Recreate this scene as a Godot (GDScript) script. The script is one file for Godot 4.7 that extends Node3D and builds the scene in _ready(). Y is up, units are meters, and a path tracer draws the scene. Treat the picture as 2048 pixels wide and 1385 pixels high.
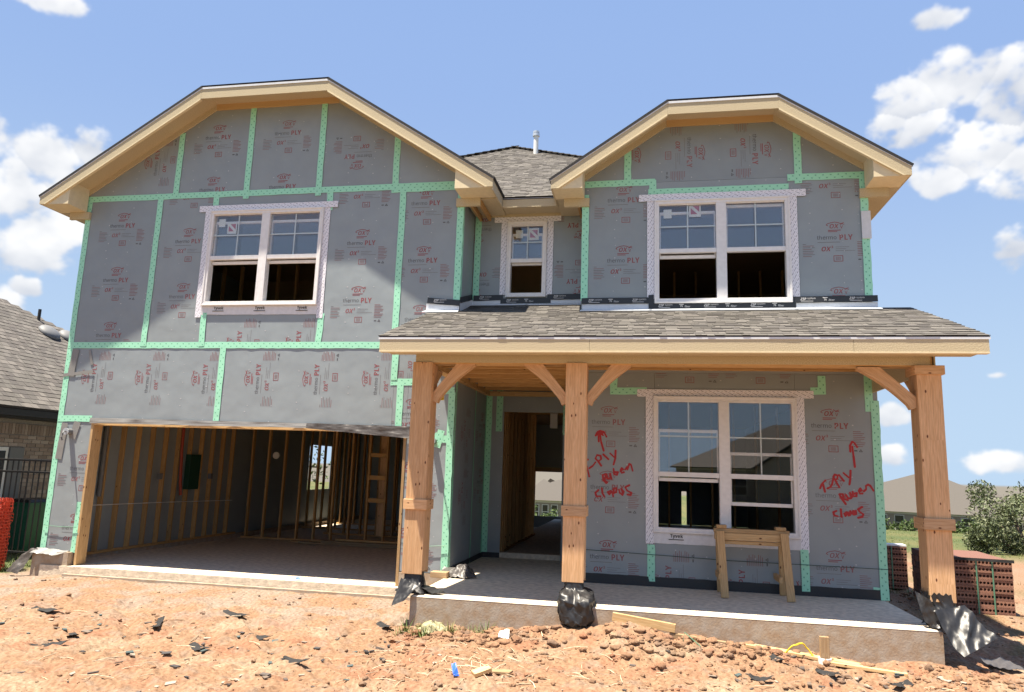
extends Node3D
# House under construction, seen from its front yard. x runs along the facade, z towards the viewer, y = 0 is the top of the house slab.

var M := {}            # materials
var rng := RandomNumberGenerator.new()
var cache := {}
var taken := {}
var house: Node3D
var layer := 0

const PAINT_A := [[8.407,1.701,8.373,1.813,8.354,1.94],[8.299,1.898,8.326,1.949,8.362,1.963,8.408,1.951,8.441,1.888],[8.341,1.821,8.336,1.921],[8.308,1.912,8.39,1.932,8.326,1.941,8.4,1.905],[8.163,1.567,8.199,1.577],[8.172,1.536,8.196,1.455,8.22,1.357],[8.223,1.465,8.268,1.498,8.3,1.544],[8.377,1.502,8.336,1.559,8.299,1.594,8.321,1.64,8.367,1.632,8.376,1.587,8.336,1.557],[8.403,1.651,8.471,1.59],[8.493,1.667,8.552,1.615],[8.565,1.705,8.561,1.602,8.539,1.52],[8.397,1.381,8.406,1.319,8.447,1.276],[8.398,1.381,8.433,1.391,8.438,1.347,8.411,1.324,8.461,1.285],[8.451,1.392,8.46,1.339,8.496,1.34,8.496,1.402,8.514,1.341],[8.54,1.466,8.549,1.395,8.585,1.388,8.599,1.424,8.558,1.424],[8.63,1.434,8.665,1.462,8.647,1.479,8.631,1.45,8.648,1.416,8.675,1.426],[8.692,1.462,8.719,1.499,8.721,1.463,8.745,1.535,8.768,1.527,8.79,1.448],[8.345,1.183,8.305,1.146,8.319,1.102,8.373,1.104],[8.39,1.207,8.399,1.141,8.427,1.098],[8.507,1.18,8.467,1.161,8.489,1.131,8.52,1.172,8.539,1.111],[8.543,1.146,8.547,1.208,8.578,1.219,8.578,1.165,8.552,1.156],[8.614,1.202,8.623,1.158,8.659,1.133,8.676,1.178,8.64,1.212,8.659,1.168],[8.747,1.26,8.694,1.232,8.721,1.188,8.774,1.164,8.765,1.133,8.721,1.14]]
const PAINT_B := [[11.533,1.587,11.523,1.719,11.513,1.84],[11.488,1.775,11.487,1.848,11.516,1.901,11.542,1.882,11.57,1.834],[11.113,1.308,11.134,1.361,11.178,1.407],[11.149,1.358,11.169,1.266],[11.197,1.307,11.236,1.329,11.257,1.365],[11.339,1.332,11.293,1.423,11.276,1.454,11.292,1.483,11.326,1.472,11.321,1.432,11.295,1.421],[11.257,1.365,11.28,1.462],[11.342,1.48,11.396,1.41],[11.396,1.506,11.455,1.452],[11.48,1.537,11.473,1.437,11.46,1.365],[11.336,1.241,11.36,1.194,11.407,1.125],[11.337,1.241,11.378,1.246,11.384,1.211,11.36,1.194,11.435,1.173],[11.415,1.236,11.436,1.197,11.474,1.198,11.462,1.269,11.482,1.215],[11.493,1.278,11.498,1.223,11.536,1.225,11.541,1.264,11.507,1.255],[11.572,1.281,11.599,1.298,11.585,1.322,11.565,1.289,11.579,1.258,11.605,1.263],[11.625,1.291,11.653,1.316,11.651,1.356,11.678,1.373,11.704,1.358,11.738,1.3],[11.293,1.037,11.258,1.02,11.265,0.984,11.306,0.974],[11.347,1.059,11.351,0.969],[11.414,1.03,11.383,1.009,11.397,0.982,11.429,1.023,11.435,0.984],[11.45,0.992,11.456,1.04,11.474,1.009,11.49,1.049],[11.505,1.042,11.496,1.002,11.526,1.011,11.521,1.05],[11.594,1.097,11.548,1.067,11.565,1.037,11.605,1.011,11.592,0.979,11.543,0.965]]

class MB:
	var v := PackedVector3Array()
	var n := PackedVector3Array()
	var uv := PackedVector2Array()
	var c := PackedColorArray()
	var col := Color.WHITE
	func tri(a: Vector3, b: Vector3, d: Vector3, nn: Vector3, ua := Vector2.ZERO, ub := Vector2.ZERO, ud := Vector2.ZERO) -> void:
		v.append(a); v.append(d); v.append(b)
		for i in 3:
			n.append(nn); c.append(col)
		uv.append(ua); uv.append(ud); uv.append(ub)
	func face(p: Array, hint: Vector3, u: Array = []) -> void:
		var q := p.duplicate()
		var w := u.duplicate()
		var nn := Vector3.ZERO
		for i in q.size():
			nn += (q[i] as Vector3 - q[0]).cross(q[(i + 1) % q.size()] as Vector3 - q[0])
		if nn.dot(hint) < 0.0:
			q.reverse(); w.reverse(); nn = -nn
		nn = nn.normalized()
		for i in range(1, q.size() - 1):
			if w.size():
				tri(q[0], q[i], q[i + 1], nn, w[0], w[i], w[i + 1])
			else:
				tri(q[0], q[i], q[i + 1], nn)
	func box(a: Vector3, b: Vector3) -> void:
		obox(Transform3D(Basis(), (a + b) * 0.5), (b - a).abs())
	func obox(t: Transform3D, s: Vector3) -> void:
		var h := s * 0.5
		for k in 3:
			for sg in [-1.0, 1.0]:
				var nv := Vector3.ZERO; nv[k] = sg
				var i := (k + 1) % 3
				var j := (k + 2) % 3
				var pts := []
				for q in [[-1, -1], [1, -1], [1, 1], [-1, 1]]:
					var p := Vector3.ZERO
					p[k] = sg * h[k]; p[i] = q[0] * h[i]; p[j] = q[1] * h[j]
					pts.append(t * p)
				face(pts, t.basis * nv)
	func bar(a: Vector3, b: Vector3, w: float, h: float, up := Vector3.UP) -> void:
		var d := b - a
		var z := d.normalized()
		var x := up.cross(z)
		if x.length() < 0.01: x = Vector3.RIGHT.cross(z)
		x = x.normalized()
		obox(Transform3D(Basis(x, z.cross(x), z), (a + b) * 0.5), Vector3(w, h, d.length()))
	func prism(poly: Array, z0: float, z1: float) -> void:   # polygon in xy, extruded along z (convex)
		var f := []
		var r := []
		var m := Vector3.ZERO
		for p in poly:
			f.append(Vector3(p.x, p.y, z1)); r.append(Vector3(p.x, p.y, z0)); m += Vector3(p.x, p.y, (z0 + z1) * 0.5)
		m /= poly.size()
		face(f, Vector3.BACK); face(r, Vector3.FORWARD)
		for i in poly.size():
			var j: int = (i + 1) % poly.size()
			var q := [f[i], f[j], r[j], r[i]]
			face(q, (f[i] + r[j]) * 0.5 - m)
	func tube(pts: Array, r: float, sides := 8, cap := true) -> void:
		var rings := []
		for i in pts.size():
			var d: Vector3 = (pts[mini(i + 1, pts.size() - 1)] - pts[maxi(i - 1, 0)]).normalized()
			var x := d.cross(Vector3.UP)
			if x.length() < 0.1: x = d.cross(Vector3.RIGHT)
			x = x.normalized()
			var y := d.cross(x)
			var ring := []
			for k in sides:
				var a := TAU * k / sides
				ring.append(pts[i] + (x * cos(a) + y * sin(a)) * r)
			rings.append(ring)
		for i in rings.size() - 1:
			for k in sides:
				var l: int = (k + 1) % sides
				var q := [rings[i][k], rings[i][l], rings[i + 1][l], rings[i + 1][k]]
				var mid: Vector3 = (q[0] + q[2]) * 0.5
				face(q, mid - (pts[i] + pts[i + 1]) * 0.5)
		if cap:
			face(rings[0], pts[0] - pts[1]); face(rings[-1], pts[-1] - pts[-2])
	func mesh() -> ArrayMesh:
		var a := []
		a.resize(Mesh.ARRAY_MAX)
		a[Mesh.ARRAY_VERTEX] = v; a[Mesh.ARRAY_NORMAL] = n; a[Mesh.ARRAY_TEX_UV] = uv; a[Mesh.ARRAY_COLOR] = c
		var m := ArrayMesh.new()
		if v.size(): m.add_surface_from_arrays(Mesh.PRIMITIVE_TRIANGLES, a)
		return m

# ---------------------------------------------------------------- nodes
func numbered(n: String) -> String:
	taken[n] = taken.get(n, 0) + 1
	return n if taken[n] == 1 else "%s_%03d" % [n, taken[n] - 1]

func put(nm: String, mesh: Mesh, mat: Material, parent: Node3D = null, t := Transform3D()) -> MeshInstance3D:
	var o := MeshInstance3D.new()
	o.name = nm if parent else numbered(nm)
	o.mesh = mesh; o.material_override = mat; o.transform = t
	(parent if parent else self).add_child(o, true)
	return o

func made(nm: String, mb: MB, mat: Material, parent: Node3D = null) -> MeshInstance3D:
	return put(nm, mb.mesh(), mat, parent)

func thing(nm: String, label: String, category: String, at := Vector3.ZERO, group := "") -> Node3D:
	var o := Node3D.new()
	o.name = numbered(nm); add_child(o); o.position = at
	tag(o, label, category, group)
	return o

func tag(o: Node3D, label: String, category: String, group := "") -> void:
	o.set_meta("label", label); o.set_meta("category", category)
	if group: o.set_meta("group", group)

func part(nm: String, parent: Node3D, at := Vector3.ZERO) -> Node3D:
	var o := Node3D.new()
	o.name = nm; o.position = at
	parent.add_child(o, true)
	return o

func kind(o: Node3D, k: String) -> Node3D:
	o.set_meta("kind", k)
	return o

# a board with chamfered edges, grain along its longest side
func board_mesh(s: Vector3, variant: int, ch := 0.003) -> ArrayMesh:
	var key := "%.3f_%.3f_%.3f_%d" % [s.x, s.y, s.z, variant]
	if cache.has(key): return cache[key]
	var mb := MB.new()
	var h := s * 0.5
	var la := s.max_axis_index()
	ch = minf(ch, h[s.min_axis_index()] * 0.5)
	var off := Vector2(variant * 0.37, variant * 0.61)
	var vert := func(k: int, sg: Vector3) -> Vector3:
		var p := Vector3.ZERO
		for i in 3: p[i] = sg[i] * (h[i] if i == k else h[i] - ch)
		return p
	var uvf := func(p: Vector3, k: int) -> Vector2:
		var o := [0, 1, 2]
		o.erase(k)
		var a: int = o[0]
		var b: int = o[1]
		if a == la: a = o[1]; b = o[0]
		return Vector2(p[a] + k * 0.21, p[b]) + off
	for k in 3:
		var i := (k + 1) % 3
		var j := (k + 2) % 3
		for sg in [-1.0, 1.0]:
			var pts := []
			var u := []
			for q in [[-1, -1], [1, -1], [1, 1], [-1, 1]]:
				var w := Vector3.ZERO
				w[k] = sg; w[i] = q[0]; w[j] = q[1]
				var p: Vector3 = vert.call(k, w)
				pts.append(p); u.append(uvf.call(p, k))
			var hint := Vector3.ZERO; hint[k] = sg
			mb.face(pts, hint, u)
			for sj in [-1.0, 1.0]:                     # edge between faces k and i
				var e := []
				var eu := []
				for q in [[k, -1], [k, 1], [i, 1], [i, -1]]:
					var w2 := Vector3.ZERO
					w2[k] = sg; w2[i] = sj; w2[j] = q[1]
					var p2: Vector3 = vert.call(q[0], w2)
					e.append(p2); eu.append(uvf.call(p2, k))
				var hh := Vector3.ZERO; hh[k] = sg; hh[i] = sj
				mb.face(e, hh, eu)
	cache[key] = mb.mesh()
	return cache[key]

func board(nm: String, mat: Material, at: Vector3, size: Vector3, parent: Node3D, turn := Basis()) -> MeshInstance3D:
	return put(nm, board_mesh(size, rng.randi() % 5), any_of(mat), parent, Transform3D(turn, at))

# boards and sheets differ a little from one to the next
var siblings := {}
func any_of(m: Material) -> Material:
	if not siblings.has(m): return m
	return siblings[m][rng.randi() % siblings[m].size()]

func vary(m: StandardMaterial3D, by: float) -> void:
	var l := [m]
	for k in [[-1.0, 0.3], [0.7, -0.4], [-0.3, -0.7], [1.0, 0.6]]:
		var d: StandardMaterial3D = m.duplicate()
		var c := m.albedo_color
		d.albedo_color = Color(clampf(c.r * (1.0 + by * k[0]), 0, 1), clampf(c.g * (1.0 + by * (k[0] + 0.25 * k[1])), 0, 1), clampf(c.b * (1.0 + by * (k[0] + 0.6 * k[1])), 0, 1))
		l.append(d)
	siblings[m] = l

func span(nm: String, mat: Material, a: Vector3, b: Vector3, parent: Node3D) -> MeshInstance3D:
	return board(nm, mat, (a + b) * 0.5, (b - a).abs(), parent)

func beam(nm: String, mat: Material, a: Vector3, b: Vector3, w: float, h: float, parent: Node3D, up := Vector3.UP) -> MeshInstance3D:
	var z := (b - a).normalized()
	var x := up.cross(z)
	if x.length() < 0.01: x = Vector3.RIGHT.cross(z)
	x = x.normalized()
	return board(nm, mat, (a + b) * 0.5, Vector3(w, h, (b - a).length()), parent, Basis(x, z.cross(x), z))

# smooth grid of points, rows of equal length
func grid_mesh(rows: Array, cols: Array = [], uvs := 1.0) -> ArrayMesh:
	var h := rows.size()
	var w: int = rows[0].size()
	var v := PackedVector3Array()
	var n := PackedVector3Array()
	var u := PackedVector2Array()
	var c := PackedColorArray()
	var ix := PackedInt32Array()
	for j in h:
		for i in w:
			var dx: Vector3 = rows[j][mini(i + 1, w - 1)] - rows[j][maxi(i - 1, 0)]
			var dy: Vector3 = rows[mini(j + 1, h - 1)][i] - rows[maxi(j - 1, 0)][i]
			v.append(rows[j][i])
			n.append(dy.cross(dx).normalized())
			u.append(Vector2(float(i) / (w - 1), float(j) / (h - 1)) * uvs)
			if cols.size(): c.append(cols[j][i])
			if i < w - 1 and j < h - 1:
				var a := j * w + i
				for q in [a, a + 1, a + w, a + 1, a + w + 1, a + w]: ix.append(q)
	var arr := []
	arr.resize(Mesh.ARRAY_MAX)
	arr[Mesh.ARRAY_VERTEX] = v; arr[Mesh.ARRAY_NORMAL] = n; arr[Mesh.ARRAY_TEX_UV] = u; arr[Mesh.ARRAY_INDEX] = ix
	if cols.size(): arr[Mesh.ARRAY_COLOR] = c
	var m := ArrayMesh.new()
	m.add_surface_from_arrays(Mesh.PRIMITIVE_TRIANGLES, arr)
	return m

# ---------------------------------------------------------------- materials
func lin(r: float, g: float, b: float) -> Color:
	return Color(r, g, b).linear_to_srgb()

func noise(freq: float, oct := 4, sd := 1) -> FastNoiseLite:
	var f := FastNoiseLite.new()
	f.noise_type = FastNoiseLite.TYPE_SIMPLEX_SMOOTH
	f.frequency = freq; f.fractal_octaves = oct; f.seed = sd
	return f

func tone_tex(size: int, freq: float, oct: int, sd: int, lo: Color, hi: Color, power := 1.0) -> ImageTexture:
	var im := noise(freq, oct, sd).get_seamless_image(size, size)
	im.convert(Image.FORMAT_L8)
	var d := im.get_data()
	var o := PackedByteArray()
	o.resize(d.size() * 3)
	for i in d.size():
		var k := lo.lerp(hi, pow(d[i] / 255.0, power) if power > 0.0 else smoothstep(0.22, 0.5, d[i] / 255.0))
		o[i * 3] = int(k.r * 255.0); o[i * 3 + 1] = int(k.g * 255.0); o[i * 3 + 2] = int(k.b * 255.0)
	var im2 := Image.create_from_data(size, size, false, Image.FORMAT_RGB8, o)
	return ImageTexture.create_from_image(im2)

func bump_tex(size: int, freq: float, oct: int, sd: int, strength: float) -> ImageTexture:
	var im := noise(freq, oct, sd).get_seamless_image(size, size)
	im.convert(Image.FORMAT_RGBA8)
	im.bump_map_to_normal_map(strength)
	return ImageTexture.create_from_image(im)

func mat(c: Color, rough := 0.8, tex: Texture2D = null, scale := 1.0, tri := true) -> StandardMaterial3D:
	var m := StandardMaterial3D.new()
	m.albedo_color = c; m.roughness = rough
	if tex: m.albedo_texture = tex
	if tri:
		m.uv1_triplanar = true; m.uv1_world_triplanar = true
	m.uv1_scale = Vector3(scale, scale, scale)
	return m

func bumped(m: StandardMaterial3D, t: Texture2D, s := 1.0) -> StandardMaterial3D:
	m.normal_enabled = true; m.normal_texture = t; m.normal_scale = s
	return m

func grain_tex(sd: int) -> ImageTexture:
	var w := 256
	var h := 1024
	var a := noise(0.03, 3, sd)
	var b := noise(0.16, 3, sd + 7)
	var o := PackedByteArray()
	o.resize(w * h * 3)
	var r := RandomNumberGenerator.new()
	r.seed = sd
	var knots := []
	for i in 7: knots.append([Vector2(r.randf() * w, r.randf() * h), r.randf_range(4.5, 9.5)])
	for y in h:
		for x in w:
			var bend := 0.0
			var dark := 0.0
			for k in knots:
				var dv := Vector2(x - k[0].x, (y - k[0].y) * 0.55)
				var l := dv.length()
				if l < 40.0:
					bend += signf(dv.x) * 9.0 * exp(-l * l / 300.0)
					dark = maxf(dark, smoothstep(k[1], k[1] * 0.45, l))
			var q := x + bend
			var s1 := a.get_noise_2d(q * 1.6, y * 0.09)
			var s2 := b.get_noise_2d(q * 2.2, y * 0.05)
			var ring := sin(q * 0.30 + s1 * 7.0)
			var t := clampf(0.90 + 0.035 * ring + 0.07 * s2 + 0.04 * s1, 0.3, 1.0)
			var cr := t
			var cg := t * (0.985 + 0.015 * ring)
			var cb := t * (0.96 + 0.04 * ring)
			cr = lerpf(cr, 0.42, dark); cg = lerpf(cg, 0.31, dark); cb = lerpf(cb, 0.24, dark)
			var i := (y * w + x) * 3
			o[i] = int(cr * 255.0); o[i + 1] = int(cg * 255.0); o[i + 2] = int(cb * 255.0)
	return ImageTexture.create_from_image(Image.create_from_data(w, h, false, Image.FORMAT_RGB8, o))

func wood(c: Color, tex: Texture2D, rough := 0.75) -> StandardMaterial3D:
	var m := mat(c, rough, tex, 1.0, false)
	m.uv1_scale = Vector3(3.0, 0.7, 1.0)
	return m

# green seam tape: pale mint with a darker printed mark twice in each repeat
func tape_tex() -> ImageTexture:
	var s := 96
	var im := Image.create(s, s, false, Image.FORMAT_RGB8)
	var f := noise(0.05, 3, 5)
	for y in s:
		for x in s:
			var c := Color(0.60, 0.86, 0.73).lerp(Color(0.66, 0.90, 0.79), f.get_noise_2d(x, y) * 0.5 + 0.5)
			for k in [Vector2(28, 24), Vector2(68, 72)]:
				var d: Vector2 = Vector2(x, y) - k
				if (d.length() < 9.0 and d.y > -3.0) or (absf(d.x) < 5.0 and absf(d.y + 7.0) < 5.0):
					c = Color(0.38, 0.66, 0.53)
			im.set_pixel(x, y, c)
	return ImageTexture.create_from_image(im)

# white window flashing with slanting rows of small dark print
func flash_tex() -> ImageTexture:
	var s := 128
	var im := Image.create(s, s, false, Image.FORMAT_RGB8)
	im.fill(Color(0.90, 0.90, 0.93))
	for y in s:
		for x in s:
			var q := posmod(x + int(y * 0.5), 64)
			var along := posmod(y + x / 64 * 29, 64)
			if q < 9 and along < 44 and (hash(Vector2i(x / 4, y / 4)) % 10) < 8:
				im.set_pixel(x, y, Color(0.38, 0.38, 0.45))
			elif q >= 30 and q < 36 and along > 8 and along < 40:
				im.set_pixel(x, y, Color(0.70, 0.71, 0.76))
	return ImageTexture.create_from_image(im)

func build_materials() -> void:
	var fine := tone_tex(512, 0.02, 5, 11, Color(0.80, 0.80, 0.80), Color(1, 1, 1))
	var soft := tone_tex(256, 0.02, 4, 12, Color(0.95, 0.95, 0.95), Color(1, 1, 1))
	var speck := tone_tex(256, 0.12, 3, 13, Color(0.70, 0.66, 0.58), Color(1, 1, 1), 0.7)
	var rough_n := bump_tex(512, 0.05, 5, 14, 6.0)
	var fine_n := bump_tex(256, 0.06, 3, 15, 3.0)
	var g1 := grain_tex(21)
	var g2 := grain_tex(44)
	M.sheath = bumped(mat(lin(0.278, 0.316, 0.332), 0.40, tone_tex(512, 0.01, 5, 23, Color(0.955, 0.955, 0.96), Color(1, 1, 1)), 0.4), bump_tex(512, 0.008, 3, 24, 10.0), 0.09)
	M.print = mat(Color.WHITE, 0.6); M.print.vertex_color_use_as_albedo = true
	M.paint = mat(lin(0.42, 0.018, 0.022), 0.55, soft, 5.0)
	M.fastener = mat(lin(0.5, 0.5, 0.52), 0.5)
	M.tape = mat(Color.WHITE, 0.5, tape_tex(), 1.0, false)
	M.flash = mat(Color.WHITE, 0.5, flash_tex(), 1.0, false)
	M.flash_plain = mat(lin(0.72, 0.72, 0.74), 0.55, soft, 3.0)
	M.black_tape = mat(lin(0.022, 0.024, 0.028), 0.45)
	M.white_print = mat(lin(0.6, 0.6, 0.6), 0.6)
	M.dark_print = mat(lin(0.03, 0.03, 0.03), 0.6)
	M.trim = bumped(mat(lin(0.65, 0.575, 0.405), 0.72, speck, 3.0), fine_n, 0.3)
	M.trim_clean = mat(lin(0.72, 0.62, 0.41), 0.7, soft, 2.0)
	M.cedar = wood(lin(0.70, 0.45, 0.255), g2)
	M.pine = wood(lin(0.60, 0.37, 0.155), g1)
	M.pale_pine = wood(lin(0.70, 0.50, 0.26), g1)
	M.treated = wood(lin(0.54, 0.36, 0.18), g2)
	M.old_wood = wood(lin(0.40, 0.28, 0.16), g1)
	M.deck = mat(lin(0.44, 0.31, 0.175), 0.85, speck, 2.0)
	M.vinyl = mat(lin(0.80, 0.79, 0.79), 0.4, soft, 2.0)
	M.muntin = mat(lin(0.62, 0.68, 0.68), 0.4)
	M.metal = mat(lin(0.62, 0.66, 0.70), 0.35); M.metal.metallic = 0.5
	M.flash_metal = mat(lin(0.66, 0.69, 0.73), 0.42, soft, 2.0)
	M.glass = StandardMaterial3D.new()
	M.glass.transparency = BaseMaterial3D.TRANSPARENCY_ALPHA
	M.glass.albedo_color = Color(0.02, 0.03, 0.035, 0.03); M.glass.roughness = 0.0; M.glass.metallic_specular = 0.7
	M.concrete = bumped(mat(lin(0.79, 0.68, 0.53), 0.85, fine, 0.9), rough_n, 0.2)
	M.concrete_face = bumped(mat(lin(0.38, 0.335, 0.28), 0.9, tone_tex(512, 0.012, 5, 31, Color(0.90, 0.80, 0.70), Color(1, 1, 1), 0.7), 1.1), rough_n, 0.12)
	M.shingle = bumped(mat(Color.WHITE, 0.95, tone_tex(256, 0.2, 2, 16, Color(0.72, 0.72, 0.72), Color(1, 1, 1)), 5.0), fine_n, 0.8)
	M.shingle.vertex_color_use_as_albedo = true
	M.shingle_edge = mat(lin(0.02, 0.02, 0.022), 0.9)
	M.shingle_far = mat(lin(0.145, 0.135, 0.124), 0.95, tone_tex(256, 0.15, 3, 17, Color(0.66, 0.64, 0.62), Color(1, 1, 1)), 1.2)
	M.black_plastic = mat(lin(0.026, 0.026, 0.028), 0.42, fine, 3.0)
	M.bag = mat(lin(0.40, 0.37, 0.20), 0.6, fine, 3.0)
	M.black_sheet = mat(lin(0.022, 0.021, 0.021), 0.8, fine, 3.0)
	M.grey_plastic = mat(lin(0.10, 0.09, 0.085), 0.45, fine, 3.0)
	M.clear_plastic = mat(lin(0.33, 0.34, 0.355), 0.28, speck, 4.0)
	M.dirt = bumped(mat(Color.WHITE, 0.95, tone_tex(1024, 0.02, 6, 18, Color(0.62, 0.56, 0.50), Color(1, 1, 1), 0.8), 0.9), rough_n, 0.8)
	M.dirt.vertex_color_use_as_albedo = true
	M.clod = bumped(mat(Color.WHITE, 0.97, tone_tex(256, 0.05, 4, 19, Color(0.7, 0.62, 0.56), Color(1, 1, 1)), 4.0), rough_n, 0.5)
	M.clod.vertex_color_use_as_albedo = true
	M.leaf = mat(Color.WHITE, 0.6); M.leaf.vertex_color_use_as_albedo = true
	M.leaf.backlight = Color(0.25, 0.30, 0.12)
	M.bark = mat(lin(0.14, 0.10, 0.07), 0.9, fine, 3.0)
	M.brick = bumped(mat(Color.WHITE, 0.9, tone_tex(256, 0.06, 4, 20, Color(0.74, 0.68, 0.64), Color(1, 1, 1)), 4.0), rough_n, 0.5)
	M.brick.vertex_color_use_as_albedo = true
	M.mortar = mat(lin(0.36, 0.33, 0.29), 0.95, fine, 2.0)
	M.black_metal = mat(lin(0.012, 0.012, 0.013), 0.4)
	M.gutter = mat(lin(0.018, 0.017, 0.016), 0.5)
	M.bin = mat(lin(0.012, 0.10, 0.052), 0.45)
	M.orange_net = mat(lin(0.52, 0.055, 0.02), 0.6)
	M.green = mat(lin(0.10, 0.24, 0.15), 0.5)
	M.dark_green = mat(lin(0.012, 0.055, 0.032), 0.5)
	M.blue = mat(lin(0.03, 0.12, 0.55), 0.4)
	M.yellow = mat(lin(0.75, 0.55, 0.03), 0.5)
	M.red = mat(lin(0.35, 0.05, 0.025), 0.5)
	M.white = mat(lin(0.75, 0.75, 0.73), 0.5)
	M.grey = mat(lin(0.16, 0.165, 0.17), 0.6)
	M.window_dark = mat(lin(0.02, 0.022, 0.025), 0.1)
	M.far_wall = mat(lin(0.34, 0.29, 0.24), 0.9, tone_tex(256, 0.09, 3, 22, Color(0.75, 0.72, 0.7), Color(1, 1, 1)), 1.5)
	M.far_trim = mat(lin(0.55, 0.52, 0.47), 0.8)
	M.sticker_red = mat(lin(0.42, 0.07, 0.09), 0.5)
	M.sticker = mat(lin(0.72, 0.74, 0.70), 0.5)
	for w in [M.cedar, M.pine, M.pale_pine, M.treated, M.old_wood]: vary(w, 0.07)
	vary(M.sheath, 0.022)

# ---------------------------------------------------------------- flat print
func text_tris(s: String, width: float, weight := 400, skew := 0.0) -> PackedVector2Array:
	var f := SystemFont.new()
	f.font_names = PackedStringArray(["Droid Sans"])
	f.font_weight = weight
	var t := TextMesh.new()
	t.text = s; t.font = f; t.font_size = 48; t.pixel_size = 0.01; t.depth = 0.0; t.curve_step = 2.0
	var a := t.get_mesh_arrays()
	var v: PackedVector3Array = a[Mesh.ARRAY_VERTEX]
	var raw := PackedVector2Array()
	if a[Mesh.ARRAY_INDEX] != null and (a[Mesh.ARRAY_INDEX] as PackedInt32Array).size():
		for i in (a[Mesh.ARRAY_INDEX] as PackedInt32Array): raw.append(Vector2(v[i].x, v[i].y))
	else:
		for p in v: raw.append(Vector2(p.x, p.y))
	var lo := Vector2(1e9, 1e9)
	var hi := -lo
	for i in raw.size():
		raw[i].x += raw[i].y * skew
		lo = lo.min(raw[i]); hi = hi.max(raw[i])
	var k := width / maxf(hi.x - lo.x, 1e-6)
	for i in raw.size(): raw[i] = (raw[i] - (lo + hi) * 0.5) * k
	return raw

func moved(t: PackedVector2Array, d: Vector2) -> PackedVector2Array:
	var o := PackedVector2Array()
	for p in t: o.append(p + d)
	return o

func rect_tris(x0: float, y0: float, x1: float, y1: float) -> PackedVector2Array:
	return PackedVector2Array([Vector2(x0, y0), Vector2(x1, y0), Vector2(x1, y1), Vector2(x0, y0), Vector2(x1, y1), Vector2(x0, y1)])

func line_tris(pts: Array, w: float) -> PackedVector2Array:
	var o := PackedVector2Array()
	for i in pts.size() - 1:
		var a: Vector2 = pts[i]
		var b: Vector2 = pts[i + 1]
		var d := (b - a).normalized() * w * 0.5
		var s := Vector2(-d.y, d.x)
		o.append_array(PackedVector2Array([a - d * 0.6 - s, b + d * 0.6 - s, b + d * 0.6 + s, a - d * 0.6 - s, b + d * 0.6 + s, a - d * 0.6 + s]))
	return o

var stamp := []
func build_stamp() -> void:
	var red := Color(0.27, 0.068, 0.074)
	var grey := Color(0.085, 0.085, 0.095)
	var faint := Color(0.17, 0.155, 0.16)
	var pink := Color(0.24, 0.13, 0.135)
	stamp.append([moved(text_tris("thermo", 0.245, 300), Vector2(-0.105, 0.004)), grey])
	stamp.append([moved(text_tris("PLY", 0.165, 800), Vector2(0.137, 0.004)), red])
	stamp.append([moved(text_tris("OX", 0.118, 800, 0.22), Vector2(-0.005, 0.158)), red])
	stamp.append([line_tris([Vector2(-0.085, 0.165), Vector2(-0.105, 0.175), Vector2(-0.09, 0.192), Vector2(-0.05, 0.205), Vector2(0.0, 0.215), Vector2(0.05, 0.205), Vector2(0.075, 0.19), Vector2(0.115, 0.205)], 0.009), red])
	stamp.append([line_tris([Vector2(0.07, 0.18), Vector2(0.10, 0.19), Vector2(0.118, 0.178)], 0.008), red])
	stamp.append([line_tris([Vector2(0.072, 0.165), Vector2(0.085, 0.125), Vector2(0.10, 0.165)], 0.006), red])
	stamp.append([rect_tris(-0.085, 0.096, 0.075, 0.107), red])
	stamp.append([rect_tris(-0.085, 0.077, 0.03, 0.087), red])
	stamp.append([rect_tris(-0.22, -0.066, 0.06, -0.060), faint])
	stamp.append([moved(text_tris("OX", 0.12, 800, 0.22), Vector2(-0.115, -0.155)), red])
	stamp.append([moved(text_tris("3", 0.022, 800), Vector2(-0.040, -0.128)), red])
	for i in 3: stamp.append([rect_tris(0.0, -0.132 - i * 0.026, [0.17, 0.13, 0.24][i], -0.127 - i * 0.026), faint])
	stamp.append([line_tris([Vector2(-0.025, -0.25), Vector2(0.085, -0.25), Vector2(0.085, -0.325), Vector2(-0.025, -0.325), Vector2(-0.025, -0.25)], 0.008), red])
	for i in 5: stamp.append([rect_tris(0.0 + i * 0.013, -0.31, 0.006 + i * 0.013, -0.265), pink])
	for i in 8: stamp.append([rect_tris(-0.41, -0.09 - i * 0.024, [-0.37, -0.27, -0.26, -0.30, -0.27, -0.28, -0.26, -0.30][i], -0.082 - i * 0.024), pink if i % 2 else faint])
	for i in 9: stamp.append([rect_tris(0.27, -0.07 - i * 0.023, [0.36, 0.40, 0.38, 0.41, 0.40, 0.36, 0.41, 0.40, 0.38][i], -0.061 - i * 0.023), pink])
	stamp.append([rect_tris(0.275, -0.312, 0.312, -0.296), grey])
	stamp.append([line_tris([Vector2(0.335, -0.315), Vector2(0.37, -0.315), Vector2(0.352, -0.288), Vector2(0.335, -0.315)], 0.008), grey])

func clip_poly(sub: Array, poly: Array) -> Array:
	var out := sub
	for i in poly.size():
		var a: Vector2 = poly[i]
		var b: Vector2 = poly[(i + 1) % poly.size()]
		var src := out
		out = []
		if src.is_empty(): return out
		for k in src.size():
			var p: Vector2 = src[k]
			var q: Vector2 = src[(k + 1) % src.size()]
			var dp := (b - a).cross(p - a)
			var dq := (b - a).cross(q - a)
			if dp >= 0.0: out.append(p)
			if (dp >= 0.0) != (dq >= 0.0): out.append(p.lerp(q, dp / (dp - dq)))
	return out

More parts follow.
